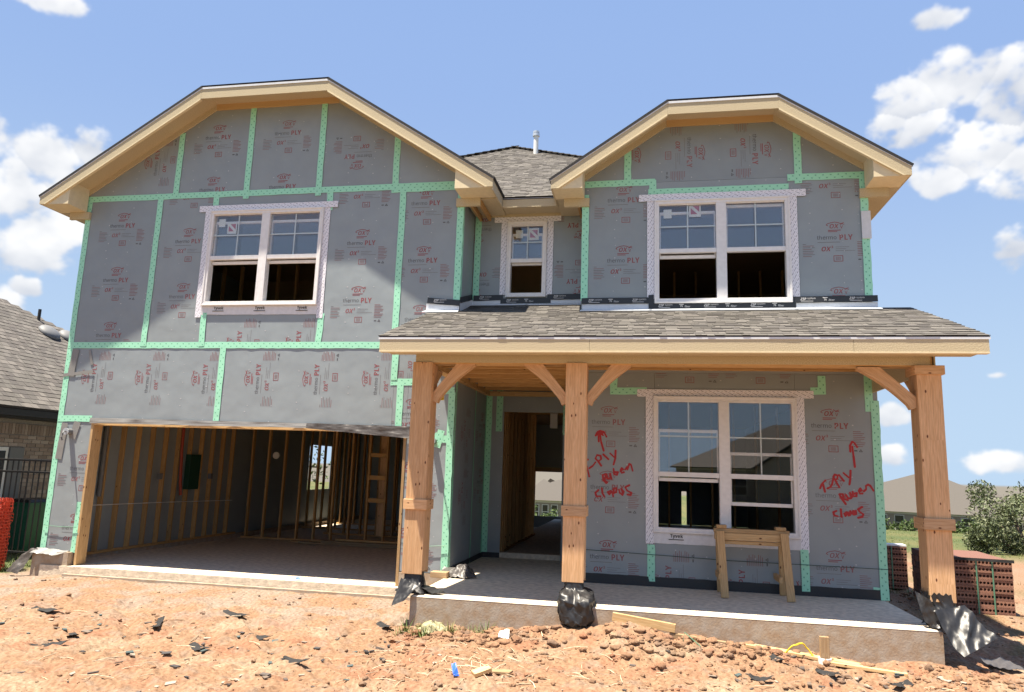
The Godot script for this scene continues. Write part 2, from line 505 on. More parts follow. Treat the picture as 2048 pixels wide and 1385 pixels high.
func rect(x0: float, y0: float, x1: float, y1: float) -> Array:
	return [Vector2(x0, y0), Vector2(x1, y0), Vector2(x1, y1), Vector2(x0, y1)]

# one sheet of sheathing, its printed lettering and its fastener heads; poly runs anticlockwise
func panel(poly: Array, prints: Array = [], rot := 0.0, z := 0.0, t := Transform3D(), dots := true) -> void:
	var gap := 0.0015
	var cen := Vector2.ZERO
	for p in poly: cen += p
	cen /= poly.size()
	var inner := []
	for p in poly: inner.append(p + (cen - p).sign() * gap)
	var mb := MB.new()
	mb.prism(inner, z - 0.012, z)
	var o := put("sheathing_panel", mb.mesh(), any_of(M.sheath), house, t)
	if prints.size():
		var pm := MB.new()
		for at in prints:
			var worn := rng.randf_range(0.0, 0.2)       # some prints took less ink
			for s in stamp:
				pm.col = (s[1] as Color).lerp(Color(0.278, 0.316, 0.332), clampf(worn + rng.randf_range(-0.08, 0.08), 0.0, 0.4))
				var tr: PackedVector2Array = s[0]
				for i in range(0, tr.size(), 3):
					var q := clip_poly([tr[i].rotated(rot) + at, tr[i + 1].rotated(rot) + at, tr[i + 2].rotated(rot) + at], inner)
					if q.size() > 2:
						var f := []
						for p in q: f.append(Vector3(p.x, p.y, z + 0.0015))
						pm.face(f, Vector3.BACK)
		if pm.v.size(): put("printed_lettering", pm.mesh(), M.print, o)
	if dots:
		var lo := Vector2(1e9, 1e9)
		var hi := -lo
		for p in inner: lo = lo.min(p); hi = hi.max(p)
		var fm := MB.new()
		var x := lo.x + 0.06
		while x < hi.x:
			var y := lo.y + 0.05 + rng.randf() * 0.1
			while y < hi.y:
				var p := Vector2(x + rng.randf_range(-0.02, 0.02), y)
				if rng.randf() < 0.75 and Geometry2D.is_point_in_polygon(p, PackedVector2Array(inner)):
					var r := rng.randf_range(0.004, 0.0085)
					var f2 := []
					for k in 5: f2.append(Vector3(p.x + cos(k * TAU / 5) * r * 1.4, p.y + sin(k * TAU / 5) * r, z + 0.0025))
					fm.face(f2, Vector3.BACK)
				y += rng.randf_range(0.09, 0.26)
			x += 0.4 if rng.randf() < 0.8 else 0.2
		if fm.v.size(): kind(put("fastener_heads", fm.mesh(), M.fastener, o), "stuff")

# a strip of adhesive tape from a to b in the wall plane
func strip(nm: String, a: Vector2, b: Vector2, w: float, m: Material, z := 0.0, t := Transform3D(), jit := 0.004, tile := 1.0, parent: Node3D = null) -> MeshInstance3D:
	layer += 1
	var zz := z + 0.0045 + (layer % 7) * 0.0009
	var d := b - a
	var n: int = maxi(2, int(d.length() / 0.09))
	var s := Vector2(-d.y, d.x).normalized() * w * 0.5
	var mb := MB.new()
	var prev := []
	for i in n + 1:
		var f := float(i) / n
		var p := a + d * f
		var j := Vector2(rng.randf_range(-jit, jit), rng.randf_range(-jit, jit))
		var lift := 0.0035 * pow(rng.randf(), 2.0)
		var l := p - s + j
		var r := p + s + j * 0.5
		var vv := d.length() * f / w * tile
		var cur := [Vector3(l.x, l.y, zz + lift), Vector3(r.x, r.y, zz + lift * 0.4), Vector2(0, vv), Vector2(tile, vv)]
		if prev.size():
			mb.face([prev[0], prev[1], cur[1], cur[0]], Vector3.BACK, [prev[2], prev[3], cur[3], cur[2]])
		prev = cur
	return put(nm, mb.mesh(), m, parent if parent else house, t)

func tape(x0: float, y0: float, x1: float, y1: float, w := 0.097, z := 0.0, t := Transform3D()) -> void:
	strip("seam_tape", Vector2(x0, y0), Vector2(x1, y1), w, M.tape, z, t)

# sprayed lettering: round-ended strokes
func sprayed(strokes: Array, label: String) -> void:
	var mb := MB.new()
	var k := 0
	for st in strokes:
		var pts := []
		for i in range(0, st.size(), 2): pts.append(Vector2(st[i], st[i + 1]))
		for i in pts.size():
			k += 1
			var zz := 0.0028 + k * 0.00001
			var w := 0.0125 + 0.002 * sin(k * 1.7)
			var disc := []
			for q in 9: disc.append(Vector3(pts[i].x + cos(q * TAU / 9) * w, pts[i].y + sin(q * TAU / 9) * w, zz))
			mb.face(disc, Vector3.BACK)
			if i < pts.size() - 1:
				var d: Vector2 = (pts[i + 1] - pts[i]).normalized() * w * 0.95
				var s := Vector2(-d.y, d.x)
				var a: Vector2 = pts[i]
				var b: Vector2 = pts[i + 1]
				mb.face([Vector3(a.x - s.x, a.y - s.y, zz + 0.000004), Vector3(b.x - s.x, b.y - s.y, zz + 0.000004), Vector3(b.x + s.x, b.y + s.y, zz + 0.000004), Vector3(a.x + s.x, a.y + s.y, zz + 0.000004)], Vector3.BACK)
	made("sprayed_lettering", mb, M.paint, house).set_meta("label", label)

# ---------------------------------------------------------------- windows
# sashes: for each opening left to right [bottom of lower sash above the sill, sticker kind]
func window_unit(x0: float, y0: float, x1: float, y1: float, z: float, lights: Array, rail_y: float, sill_tape: bool, side_drop: float, label: String) -> void:
	var w := part("window", house, Vector3(0, 0, z))
	w.set_meta("label", label)
	var J := 0.052
	var zf := 0.034
	var zb := -0.085
	span("head", M.vinyl, Vector3(x0, y1 - J, zb), Vector3(x1, y1, zf), w)
	span("sill", M.vinyl, Vector3(x0, y0, zb), Vector3(x1, y0 + J, zf), w)
	span("jamb", M.vinyl, Vector3(x0, y0 + J, zb), Vector3(x0 + J, y1 - J, zf), w)
	span("jamb", M.vinyl, Vector3(x1 - J, y0 + J, zb), Vector3(x1, y1 - J, zf), w)
	# outer lip of the frame
	for q in [[x0 - 0.012, y1 - 0.012, x1 + 0.012, y1 + 0.012], [x0 - 0.012, y0 - 0.012, x1 + 0.012, y0 + 0.012], [x0 - 0.012, y0 + 0.013, x0 + 0.012, y1 - 0.013], [x1 - 0.012, y0 + 0.013, x1 + 0.012, y1 - 0.013]]:
		span("frame_lip", M.vinyl, Vector3(q[0], q[1], 0.013), Vector3(q[2], q[3], 0.046), w)
	var n := lights.size()
	var mw := 0.135
	var lw := (x1 - x0 - 2 * J - (n - 1) * mw) / n
	for i in n:
		var a := x0 + J + i * (lw + mw)
		var b := a + lw
		if i < n - 1:
			span("mullion", M.vinyl, Vector3(b, y0 + J, zb + 0.003), Vector3(b + mw, y1 - J, zf - 0.002), w)
		span("meeting_rail", M.vinyl, Vector3(a, rail_y, -0.03), Vector3(b, rail_y + 0.062, 0.024), w)
		# upper sash: insulated unit of two sheets with the grid between them
		var top := y1 - J
		for q in [-0.004, -0.020]:
			span("pane", M.glass, Vector3(a, rail_y + 0.062, q), Vector3(b, top, q + 0.004), w)
		span("stop", M.vinyl, Vector3(a, top - 0.014, 0.002), Vector3(b, top, 0.016), w)
		var mid := (a + b) * 0.5 + 0.004
		var my := lerpf(rail_y + 0.062, top, 0.5)
		span("muntin", M.muntin, Vector3(mid - 0.009, rail_y + 0.062, -0.0155), Vector3(mid + 0.009, top, -0.0045), w)
		span("muntin", M.muntin, Vector3(a, my - 0.009, -0.0155), Vector3(mid - 0.009, my + 0.009, -0.0045), w)
		span("muntin", M.muntin, Vector3(mid + 0.009, my - 0.009, -0.0155), Vector3(b, my + 0.009, -0.0045), w)
		# lower sash, raised
		var lb: float = lights[i][0]
		var lt := lb + (rail_y - y0 - J) + 0.03
		span("sash_rail", M.vinyl, Vector3(a + 0.006, lb, -0.072), Vector3(b - 0.006, lb + 0.045, -0.034), w)
		span("sash_rail", M.vinyl, Vector3(a + 0.006, minf(lt, top) - 0.04, -0.072), Vector3(b - 0.006, minf(lt, top), -0.034), w)
		for q in [-0.050, -0.062]:
			span("pane", M.glass, Vector3(a + 0.006, lb + 0.045, q), Vector3(b - 0.006, minf(lt, top) - 0.04, q + 0.004), w)
		for xx in [a + 0.004, b - 0.022]:
			span("sash_stile", M.vinyl, Vector3(xx, lb + 0.045, -0.072), Vector3(xx + 0.018, minf(lt, top) - 0.04, -0.034), w)
		if lights[i][1]:
			var sx: float = mid + lights[i][2]
			var sy: float = my + lights[i][3]
			span("sticker", M.sticker, Vector3(sx - 0.08, sy, -0.0285), Vector3(sx + 0.08, sy + 0.19, -0.026), w)
			var r := MB.new()
			r.face([Vector3(sx - 0.055, sy + 0.04, -0.0245), Vector3(sx + 0.035, sy + 0.04, -0.0245), Vector3(sx - 0.055, sy + 0.13, -0.0245)], Vector3.BACK)
			r.face([Vector3(sx + 0.06, sy + 0.16, -0.0245), Vector3(sx - 0.03, sy + 0.16, -0.0245), Vector3(sx + 0.06, sy + 0.07, -0.0245)], Vector3.BACK)
			put("sticker_print", r.mesh(), M.sticker_red, w)
			span("sticker", M.sticker, Vector3(a + 0.06, top - 0.19, -0.0285), Vector3(a + 0.17, top - 0.06, -0.026), w)
	# flashing tapes round the frame
	var fl := 0.10
	strip("window_flashing", Vector2(x0 - fl * 0.5 - 0.01, y0 - side_drop), Vector2(x0 - fl * 0.5 - 0.012, y1 + 0.02), fl, M.flash, z + 0.003, Transform3D(), 0.002)
	strip("window_flashing", Vector2(x1 + fl * 0.5 + 0.01, y0 - side_drop - 0.02), Vector2(x1 + fl * 0.5 + 0.008, y1 + 0.02), fl, M.flash, z + 0.003, Transform3D(), 0.002)
	strip("window_flashing", Vector2(x0 - 0.225, y1 + 0.05), Vector2(x1 + 0.225, y1 + 0.055), fl, M.flash, z + 0.009, Transform3D(), 0.002)
	if sill_tape:
		var f := strip("sill_flashing", Vector2(x0 - 0.01, y0 - 0.075), Vector2(x1 + 0.01, y0 - 0.078), 0.15, M.flash_plain, z + 0.002, Transform3D(), 0.003)
		var pm := MB.new()
		pm.col = Color(0.03, 0.03, 0.03)
		for k in 3:
			var tx := lerpf(x0 + 0.28, x1 - 0.22, k / 2.0)
			for s in [moved(text_tris("Tyvek", 0.16, 700), Vector2(tx, y0 - 0.055)), rect_tris(tx - 0.1, y0 - 0.10, tx + 0.09, y0 - 0.09)]:
				var tr: PackedVector2Array = s
				for i in range(0, tr.size(), 3):
					pm.face([Vector3(tr[i].x, tr[i].y, z + 0.0175), Vector3(tr[i + 1].x, tr[i + 1].y, z + 0.0175), Vector3(tr[i + 2].x, tr[i + 2].y, z + 0.0175)], Vector3.BACK)
		put("printed_lettering", pm.mesh(), M.print, f)

# black flashing tape with white lettering
func black_strip(x0: float, y0: float, x1: float, y1: float, z: float, w := 0.085, t := Transform3D()) -> void:
	var f := strip("black_flashing_tape", Vector2(x0, y0), Vector2(x1, y1), w, M.black_tape, z + 0.012, t, 0.003)
	var pm := MB.new()
	var x := x0 + 0.08
	var k := 0
	while x < x1 - 0.22:
		var yy := lerpf(y0, y1, (x - x0) / (x1 - x0))
		var list := []
		if k % 2 == 0:
			list = [moved(text_tris("ZIP", 0.075, 800, 0.25), Vector2(x + 0.05, yy + 0.008)), moved(text_tris("system", 0.10, 400), Vector2(x + 0.15, yy + 0.012)), rect_tris(x + 0.02, yy - 0.024, x + 0.17, yy - 0.018)]
		else:
			list = [moved(text_tris("75", 0.035, 800), Vector2(x + 0.02, yy - 0.006)), moved(text_tris("fiber", 0.075, 400, 0.2), Vector2(x + 0.10, yy - 0.01)), rect_tris(x - 0.01, yy + 0.016, x + 0.05, yy + 0.026)]
		for s in list:
			var tr: PackedVector2Array = s
			for i in range(0, tr.size(), 3):
				pm.face([Vector3(tr[i].x, tr[i].y, z + 0.0255), Vector3(tr[i + 1].x, tr[i + 1].y, z + 0.0255), Vector3(tr[i + 2].x, tr[i + 2].y, z + 0.0255)], Vector3.BACK)
		x += 0.30
		k += 1
	if pm.v.size(): put("printed_lettering", pm.mesh(), M.white_print, f)

# ---------------------------------------------------------------- shingles
const TONES := [Color(0.160, 0.147, 0.132), Color(0.142, 0.130, 0.117), Color(0.182, 0.168, 0.151), Color(0.122, 0.111, 0.101), Color(0.155, 0.143, 0.13), Color(0.132, 0.121, 0.110), Color(0.21, 0.194, 0.174)]

# courses of laminated tabs on a sloping plane. o: eave point, u: along the eave, s: up the slope (unit), rows from the eave; xr(row) gives [from, to] along u
func lay_shingles(o: Vector3, u: Vector3, s: Vector3, rows: int, expo: float, xr: Callable, singly: int, parent: Node3D, tw := 0.2, shade := 1.0, bulk_name := "shingle_courses") -> void:
	var nn := u.cross(s).normalized()
	if nn.y < 0.0: nn = -nn
	var bulk := MB.new()
	var done := 0
	var variants := {}
	for r in rows:
		var lim: Array = xr.call(r)
		var x: float = lim[0]
		while x < lim[1] - 0.02:
			var w := minf(tw * rng.randf_range(0.45, 1.65), lim[1] - x)
			if lim[1] - x - w < 0.06: w = lim[1] - x
			w = maxf(0.05, snappedf(w, 0.02)) if x + w < lim[1] - 0.01 else w
			var ti := rng.randi() % TONES.size()
			var lift := 0.004 if rng.randf() < 0.45 else 0.0
			var at := o + u * (x + w * 0.5) + s * (r * expo)
			var key := "%.3f_%d_%d" % [w, ti, int(lift > 0)]
			# a tab: lower edge proud, upper edge tucked under the next course
			if done < singly:
				if not variants.has(key):
					var mb := MB.new()
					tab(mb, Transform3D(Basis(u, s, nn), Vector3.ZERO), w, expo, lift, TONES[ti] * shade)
					variants[key] = mb.mesh()
				put("shingle", variants[key], M.shingle, parent, Transform3D(Basis(), at))
				done += 1
			else:
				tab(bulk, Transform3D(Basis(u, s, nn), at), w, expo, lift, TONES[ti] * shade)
			x += w
	if bulk.v.size(): kind(made(bulk_name, bulk, M.shingle, parent), "stuff")

func tab(mb: MB, t: Transform3D, w: float, expo: float, lift: float, c: Color) -> void:
	c.a = 1.0
	mb.col = c
	var h := w * 0.5 - 0.0015
	var f := 0.008 + lift
	var l := expo * 1.06
	var drop := -rng.randf_range(0.0, 0.008)
	var p := [Vector3(-h, drop, 0.002), Vector3(h, drop, 0.002), Vector3(h, drop, f), Vector3(-h, drop, f), Vector3(h, l, 0.003), Vector3(-h, l, 0.003)]
	var q := []
	for k in p: q.append(t * k)
	mb.face([q[3], q[2], q[4], q[5]], t.basis.z)
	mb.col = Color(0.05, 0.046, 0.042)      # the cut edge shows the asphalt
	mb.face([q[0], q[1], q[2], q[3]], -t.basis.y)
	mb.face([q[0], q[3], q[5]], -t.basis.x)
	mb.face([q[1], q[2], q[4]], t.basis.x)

# ---------------------------------------------------------------- the house
func under_left(x: float) -> float:      # underside of the left gable's rake soffit
	if x < 2.16: return 7.03 - 0.639 * (2.16 - x)
	if x > 4.26: return 7.03 - 0.645 * (x - 4.26)
	return 7.03

func under_right(x: float) -> float:
	if x < 9.24: return 6.35 - 0.653 * (9.24 - x)
	if x > 10.68: return 6.35 - 0.653 * (x - 10.68)
	return 6.35

func build_house() -> void:
	house = thing("house", "unfinished two-storey house clad in grey sheathing with green seam tape", "house")
	build_stamp()
	# ---- slabs
	var mb := MB.new()
	mb.box(Vector3(6.28, -0.75, -12.3), Vector3(11.86, -0.004, -0.05))
	mb.box(Vector3(0.02, -0.75, -12.3), Vector3(6.279, -0.262, -5.301))
	made("floor_slab", mb, M.concrete, house)
	mb = MB.new()
	var fy0 := -0.20
	var fy1 := -0.26
	mb.face([Vector3(0.14, fy0, 0.12), Vector3(6.27, fy0, 0.12), Vector3(6.27, fy1, -5.3), Vector3(0.14, fy1, -5.3)], Vector3.UP)
	mb.face([Vector3(0.14, fy0, 0.12), Vector3(6.27, fy0, 0.12), Vector3(6.27, -0.75, 0.12), Vector3(0.14, -0.75, 0.12)], Vector3.BACK)
	made("garage_slab", mb, M.concrete, house)
	mb = MB.new()
	mb.box(Vector3(0.6, -0.42, 0.13), Vector3(6.2, -0.30, 0.20))
	mb.box(Vector3(-0.03, -0.75, -0.24), Vector3(0.575, -0.012, 0.10))
	mb.box(Vector3(5.66, -0.75, -0.24), Vector3(6.34, -0.012, 0.02))
	mb.box(Vector3(-0.02, -0.75, -12.29), Vector3(-0.001, -0.012, -0.25))
	mb.box(Vector3(0.013, -0.75, -12.28), Vector3(0.139, -0.17, -0.25))
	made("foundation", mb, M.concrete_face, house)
	mb = MB.new()
	mb.face([Vector3(6.40, 0, 1.715), Vector3(11.80, 0, 1.715), Vector3(11.80, 0, -2.1), Vector3(6.40, 0, -2.1)], Vector3.UP)
	mb.face([Vector3(6.40, 0, 1.715), Vector3(11.80, 0, 1.715), Vector3(11.80, -0.015, 1.73), Vector3(6.40, -0.015, 1.73)], Vector3(0, 1, 1))
	mb.face([Vector3(6.40, 0, 1.715), Vector3(6.40, 0, -2.1), Vector3(6.385, -0.015, -2.1), Vector3(6.385, -0.015, 1.73)], Vector3(-1, 1, 0))
	mb.face([Vector3(11.80, 0, 1.715), Vector3(11.80, 0, -2.1), Vector3(11.815, -0.015, -2.1), Vector3(11.815, -0.015, 1.73)], Vector3(1, 1, 0))
	made("porch_slab", mb, M.concrete, house)
	mb = MB.new()
	mb.box(Vector3(6.385, -0.75, -1.0), Vector3(11.815, -0.016, 1.728))
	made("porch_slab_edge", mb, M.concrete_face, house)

	# ---- sheathing, left wing
	panel(rect(0, 3.12, 1.33, 5.53), [Vector2(0.70, 5.06), Vector2(0.70, 4.16), Vector2(0.70, 3.27)])
	panel(rect(1.33, 3.12, 2.27, 5.53), [Vector2(1.9, 5.65), Vector2(1.9, 4.77), Vector2(1.9, 3.88)])
	panel(rect(2.27, 3.12, 4.14, 3.74), [Vector2(2.94, 3.12), Vector2(3.9, 3.12)], PI / 2)
	panel(rect(2.27, 5.24, 4.14, 5.53), [])
	panel(rect(4.14, 3.12, 5.39, 5.53), [Vector2(4.78, 5.56), Vector2(4.78, 4.67), Vector2(4.78, 3.79)])
	panel(rect(5.39, 3.12, 6.326, 5.53), [Vector2(5.75, 5.26), Vector2(5.75, 4.38), Vector2(5.75, 3.5)])
	panel([Vector2(0, 5.53), Vector2(1.59, 5.53), Vector2(1.59, under_left(1.59)), Vector2(0, under_left(0))], [Vector2(1.17, 6.12)], PI / 2)
	panel([Vector2(1.59, 5.53), Vector2(2.81, 5.53), Vector2(2.81, 7.03), Vector2(2.16, 7.03), Vector2(1.59, under_left(1.59))], [Vector2(2.23, 6.49), Vector2(2.22, 5.61)])
	panel(rect(2.81, 5.53, 4.02, 7.03), [Vector2(3.43, 6.5), Vector2(3.42, 5.61)])
	panel([Vector2(4.02, 5.53), Vector2(5.25, 5.53), Vector2(5.25, under_left(5.25)), Vector2(4.26, 7.03), Vector2(4.02, 7.03)], [Vector2(4.62, 6.06)], PI)
	panel([Vector2(5.25, 5.53), Vector2(6.326, 5.53), Vector2(6.326, under_left(6.326)), Vector2(5.25, under_left(5.25))])
	panel(rect(0, 1.92, 2.69, 3.12), [Vector2(0.53, 2.61), Vector2(1.47, 2.61), Vector2(2.43, 2.61)], PI / 2)
	panel(rect(2.69, 1.92, 5.42, 3.12), [Vector2(3.3, 2.62), Vector2(4.23, 2.62), Vector2(5.15, 2.63)], PI / 2)
	panel(rect(5.42, 2.59, 6.326, 3.12), [Vector2(5.8, 2.72)], -PI / 2)
	panel(rect(5.42, 1.92, 5.64, 2.59), [Vector2(5.72, 2.14)])
	panel(rect(5.64, 0.0, 6.326, 2.59), [Vector2(5.72, 2.14), Vector2(5.72, 1.25), Vector2(5.72, 0.36)])
	panel(rect(0, 0.0, 0.62, 1.92), [Vector2(0.55, 1.21), Vector2(0.55, 0.33)])
	# ---- right wing
	panel(rect(8.07, 3.2, 9.085, 5.45), [Vector2(8.65, 5.2), Vector2(8.65, 4.32)])
	panel(rect(10.845, 3.2, 11.84, 5.45), [Vector2(11.42, 5.46), Vector2(11.42, 4.58), Vector2(11.44, 3.69)])
	panel(rect(9.085, 3.2, 10.845, 3.715))
	panel(rect(9.085, 5.16, 10.845, 5.45))
	panel([Vector2(8.07, 5.45), Vector2(8.70, 5.45), Vector2(8.70, under_right(8.70)), Vector2(8.07, under_right(8.07))])
	panel([Vector2(8.70, 5.45), Vector2(10.98, 5.45), Vector2(10.98, under_right(10.98)), Vector2(10.68, 6.35), Vector2(9.24, 6.35), Vector2(8.70, under_right(8.70))], [Vector2(8.67, 5.87), Vector2(9.55, 5.87), Vector2(10.43, 5.87)], -PI / 2)
	panel([Vector2(10.98, 5.45), Vector2(11.84, 5.45), Vector2(11.84, under_right(11.84)), Vector2(10.98, under_right(10.98))])
	# ---- recess over the entry
	panel(rect(6.33, 3.3, 6.87, 5.33), [Vector2(6.37, 5.08), Vector2(6.37, 4.2)], PI, -0.72)
	panel(rect(7.46, 3.3, 8.07, 5.33), [Vector2(8.0, 5.11), Vector2(8.0, 4.23)], PI, -0.72)
	panel(rect(6.87, 5.175, 7.46, 5.33), [], 0.0, -0.72)
	panel(rect(6.87, 3.3, 7.46, 4.0), [], 0.0, -0.72)
	# walls that run back; their plane is turned to face sideways. Local x runs towards -z.
	var right_face := Transform3D(Basis(Vector3(0, 0, -1), Vector3.UP, Vector3(1, 0, 0)), Vector3(6.326, 0, 0))
	var left_face := Transform3D(Basis(Vector3(0, 0, 1), Vector3.UP, Vector3(-1, 0, 0)), Vector3(8.07, 0, 0))
	panel(rect(0.014, 3.2, 0.72, 5.45), [], 0.0, 0.0, right_face)
	panel(rect(-0.72, 3.2, -0.014, 5.45), [], 0.0, 0.0, left_face)
	panel(rect(0.014, 0.0, 1.25, 3.19), [Vector2(0.65, 1.0), Vector2(0.65, 1.9)], PI / 2, 0.0, right_face)
	panel(rect(1.25, 0.0, 2.1, 3.19), [Vector2(1.8, 1.2), Vector2(1.8, 2.1)], 0.0, 0.0, right_face)
	panel(rect(-2.1, 0.0, -0.014, 3.19), [], 0.0, 0.0, left_face)
	panel(rect(6.33, 0.0, 6.63, 2.75), [], 0.0, -2.1)
	panel(rect(7.62, 0.0, 8.07, 2.75), [], 0.0, -2.1)
	panel(rect(6.63, 2.36, 7.62, 2.75), [], 0.0, -2.1)
	# ---- wall under the porch roof
	panel(rect(8.07, 0.07, 9.07, 2.75), [Vector2(8.47, 2.08), Vector2(8.465, 1.22), Vector2(8.47, 0.33)])
	panel(rect(10.85, 0.07, 11.84, 2.75), [Vector2(11.26, 2.09), Vector2(11.28, 1.22), Vector2(11.26, 0.34)])
	panel(rect(9.07, 0.07, 10.85, 0.69), [Vector2(9.25, 0.05), Vector2(10.15, 0.05), Vector2(11.0, 0.05)], PI / 2)
	panel(rect(9.07, 2.43, 10.85, 2.75), [Vector2(9.5, 2.95), Vector2(10.4, 2.95)])
	panel(rect(8.07, 2.75, 11.84, 3.2), [], 0.0, 0.0, Transform3D(), false)
	sprayed(PAINT_A, "red sprayed arrow and handwriting beside the middle post")
	sprayed(PAINT_B, "red sprayed arrow and handwriting near the wall's right end")

	# ---- green seam tape
	for q in [[0.046, 0.0, 0.046, 5.5], [0.0, 5.525, 3.2, 5.53], [3.0, 5.53, 6.32, 5.54], [5.2, 5.49, 6.32, 5.50], [1.33, 3.1, 1.335, 5.5], [2.32, 3.1, 2.31, 3.62], [2.31, 5.22, 2.31, 5.5], [4.21, 3.1, 4.23, 3.6], [4.23, 5.2, 4.22, 5.5], [5.39, 3.1, 5.39, 5.5],
			[1.585, 5.5, 1.595, 6.6], [2.815, 5.44, 2.81, 7.0], [4.025, 5.44, 4.02, 7.0], [5.255, 5.44, 5.25, 6.36], [0.0, 3.115, 2.7, 3.12], [2.5, 3.12, 5.95, 3.125], [2.69, 1.93, 2.69, 3.1], [0.0, 1.965, 0.6, 1.97], [0.575, -0.02, 0.58, 0.72],
			[5.42, 2.62, 5.42, 3.1], [5.37, 2.59, 5.95, 2.595], [5.525, 1.93, 5.52, 2.58], [6.285, -0.02, 6.285, 2.45], [6.05, 2.47, 6.32, 2.475], [6.285, 3.75, 6.285, 5.38],
			[8.115, 3.75, 8.115, 5.3], [11.80, 3.74, 11.80, 5.4], [8.07, 5.45, 9.08, 5.455], [9.05, 5.28, 9.05, 5.49], [8.99, 5.30, 10.86, 5.31], [8.70, 5.44, 8.70, 5.98], [10.84, 5.44, 11.82, 5.44], [10.985, 5.35, 10.98, 6.14],
			[11.805, 0.0, 11.80, 2.42], [11.735, 2.28, 11.735, 2.74], [8.535, 2.47, 8.53, 2.75], [8.49, 2.50, 8.97, 2.505], [11.04, 2.53, 11.22, 2.535], [11.18, 2.49, 11.18, 2.73], [9.03, 0.06, 9.03, 0.52], [10.905, 0.05, 10.90, 0.55], [11.68, 0.10, 11.85, 0.10]]:
		tape(q[0], q[1], q[2], q[3])
	tape(6.39, 3.95, 6.39, 5.3, 0.097, -0.72)
	tape(6.375, 0.0, 6.375, 2.74, 0.097, -2.1)
	tape(6.55, 2.03, 6.55, 2.72, 0.11, -2.1)
	tape(7.665, 2.0, 7.665, 2.72, 0.09, -2.1)
	tape(0.05, 0.0, 0.05, 2.7, 0.09, 0.0, right_face)
	tape(1.25, 0.0, 1.25, 2.7, 0.045, 0.0, right_face)
	tape(0.04, 3.75, 0.04, 5.3, 0.07, 0.0, right_face)
	tape(2.05, 0.0, 2.05, 2.7, 0.08, 0.0, right_face)
	for q in [[6.0, 1.72, 6.12, 1.86], [6.08, 1.80, 6.25, 1.80], [6.1, 1.68, 6.16, 1.92]]: tape(q[0], q[1], q[2], q[3], 0.10)
	for q in [[0.13, 2.62, 0.16, 3.05, 0.12], [0.0, 2.64, 0.52, 2.70, 0.05], [0.40, 3.04, 0.48, 2.80, 0.045], [0.10, 1.35, 0.14, 1.90, 0.11], [0.30, 1.66, 0.36, 1.92, 0.12]]:
		strip("clear_tape", Vector2(q[0], q[1]), Vector2(q[2], q[3]), q[4], M.clear_plastic, 0.004, Transform3D(), 0.008)
	# ---- dark membranes at the foot of the walls
	strip("base_membrane", Vector2(8.08, 0.062), Vector2(11.86, 0.055), 0.125, M.black_tape, 0.001, Transform3D(), 0.006)
	strip("base_membrane", Vector2(6.33, 0.04), Vector2(6.63, 0.04), 0.08, M.black_tape, -2.099, Transform3D(), 0.004)
	strip("base_membrane", Vector2(0.0, 0.03), Vector2(2.1, 0.03), 0.09, M.black_tape, 0.001, right_face, 0.006)
	# mason's string lines
	mb = MB.new(); mb.tube([Vector3(8.1, 0.42, 0.05), Vector3(10.0, 0.375, 0.05), Vector3(11.84, 0.37, 0.05)], 0.004, 5)
	made("string_line", mb, M.dark_green, house)
	mb = MB.new(); mb.tube([Vector3(0.02, 0.36, 0.03), Vector3(0.3, 0.345, 0.03), Vector3(0.6, 0.35, 0.03)], 0.004, 5)
	made("string_line", mb, M.green, house)
	mb = MB.new(); mb.tube([Vector3(5.7, 0.38, 0.03), Vector3(6.0, 0.345, 0.03), Vector3(6.3, 0.37, 0.03)], 0.004, 5)
	made("string_line", mb, M.green, house)

	# ---- windows
	window_unit(2.27, 3.74, 4.14, 5.24, 0.0, [[4.395, true, -0.12, 0.03], [4.395, false]], 4.455, true, 0.19, "twin sash window above the garage opening")
	window_unit(9.085, 3.715, 10.845, 5.165, 0.0, [[4.345, true, 0.10, 0.14], [4.42, false]], 4.41, false, -0.05, "twin sash window above the porch roof")
	window_unit(9.07, 0.69, 10.85, 2.43, 0.0, [[1.33, false], [1.05, false]], 1.39, true, 0.16, "twin sash window on the porch with one sash half raised")
	window_unit(6.87, 4.0, 7.46, 5.175, -0.72, [[4.50, true, 0.09, 0.04]], 4.53, false, -0.03, "single sash window over the entry")

	# ---- flashing where the porch roof meets the walls
	black_strip(5.86, 3.775, 6.34, 3.735, 0.0)
	black_strip(6.36, 3.98, 6.82, 3.985, -0.72)
	black_strip(6.78, 3.93, 7.55, 3.935, -0.72)
	black_strip(7.50, 3.985, 8.06, 3.99, -0.72)
	black_strip(8.08, 3.745, 9.06, 3.745, 0.0)
	black_strip(9.03, 3.665, 10.90, 3.67, 0.0)
	black_strip(10.86, 3.735, 11.9, 3.745, 0.0)
	strip("black_flashing_tape", Vector2(9.03, 3.63), Vector2(9.03, 3.82), 0.07, M.black_tape, 0.014)
	strip("black_flashing_tape", Vector2(0.0, 3.78), Vector2(0.72, 4.0), 0.085, M.black_tape, 0.012, right_face)
	for q in [[5.84, 6.33, 0.0, 3.54, 3.735], [8.09, 9.02, 0.0, 3.54, 3.705], [9.02, 10.88, 0.0, 3.54, 3.63], [10.88, 11.9, 0.0, 3.54, 3.70], [6.34, 7.2, -0.72, 3.80, 3.945], [7.2, 8.06, -0.72, 3.80, 3.95]]:
		mb = MB.new()
		var zz: float = q[2]
		mb.face([Vector3(q[0], q[4], zz + 0.008), Vector3(q[1], q[4], zz + 0.008), Vector3(q[1], q[3] + 0.09, zz + 0.012), Vector3(q[0], q[3] + 0.09, zz + 0.012)], Vector3.BACK)
		mb.face([Vector3(q[0], q[3] + 0.09, zz + 0.012), Vector3(q[1], q[3] + 0.09, zz + 0.012), Vector3(q[1] + 0.02, q[3] + 0.052, zz + 0.13), Vector3(q[0] - 0.02, q[3] + 0.052, zz + 0.13)], Vector3(0, 1, 1))
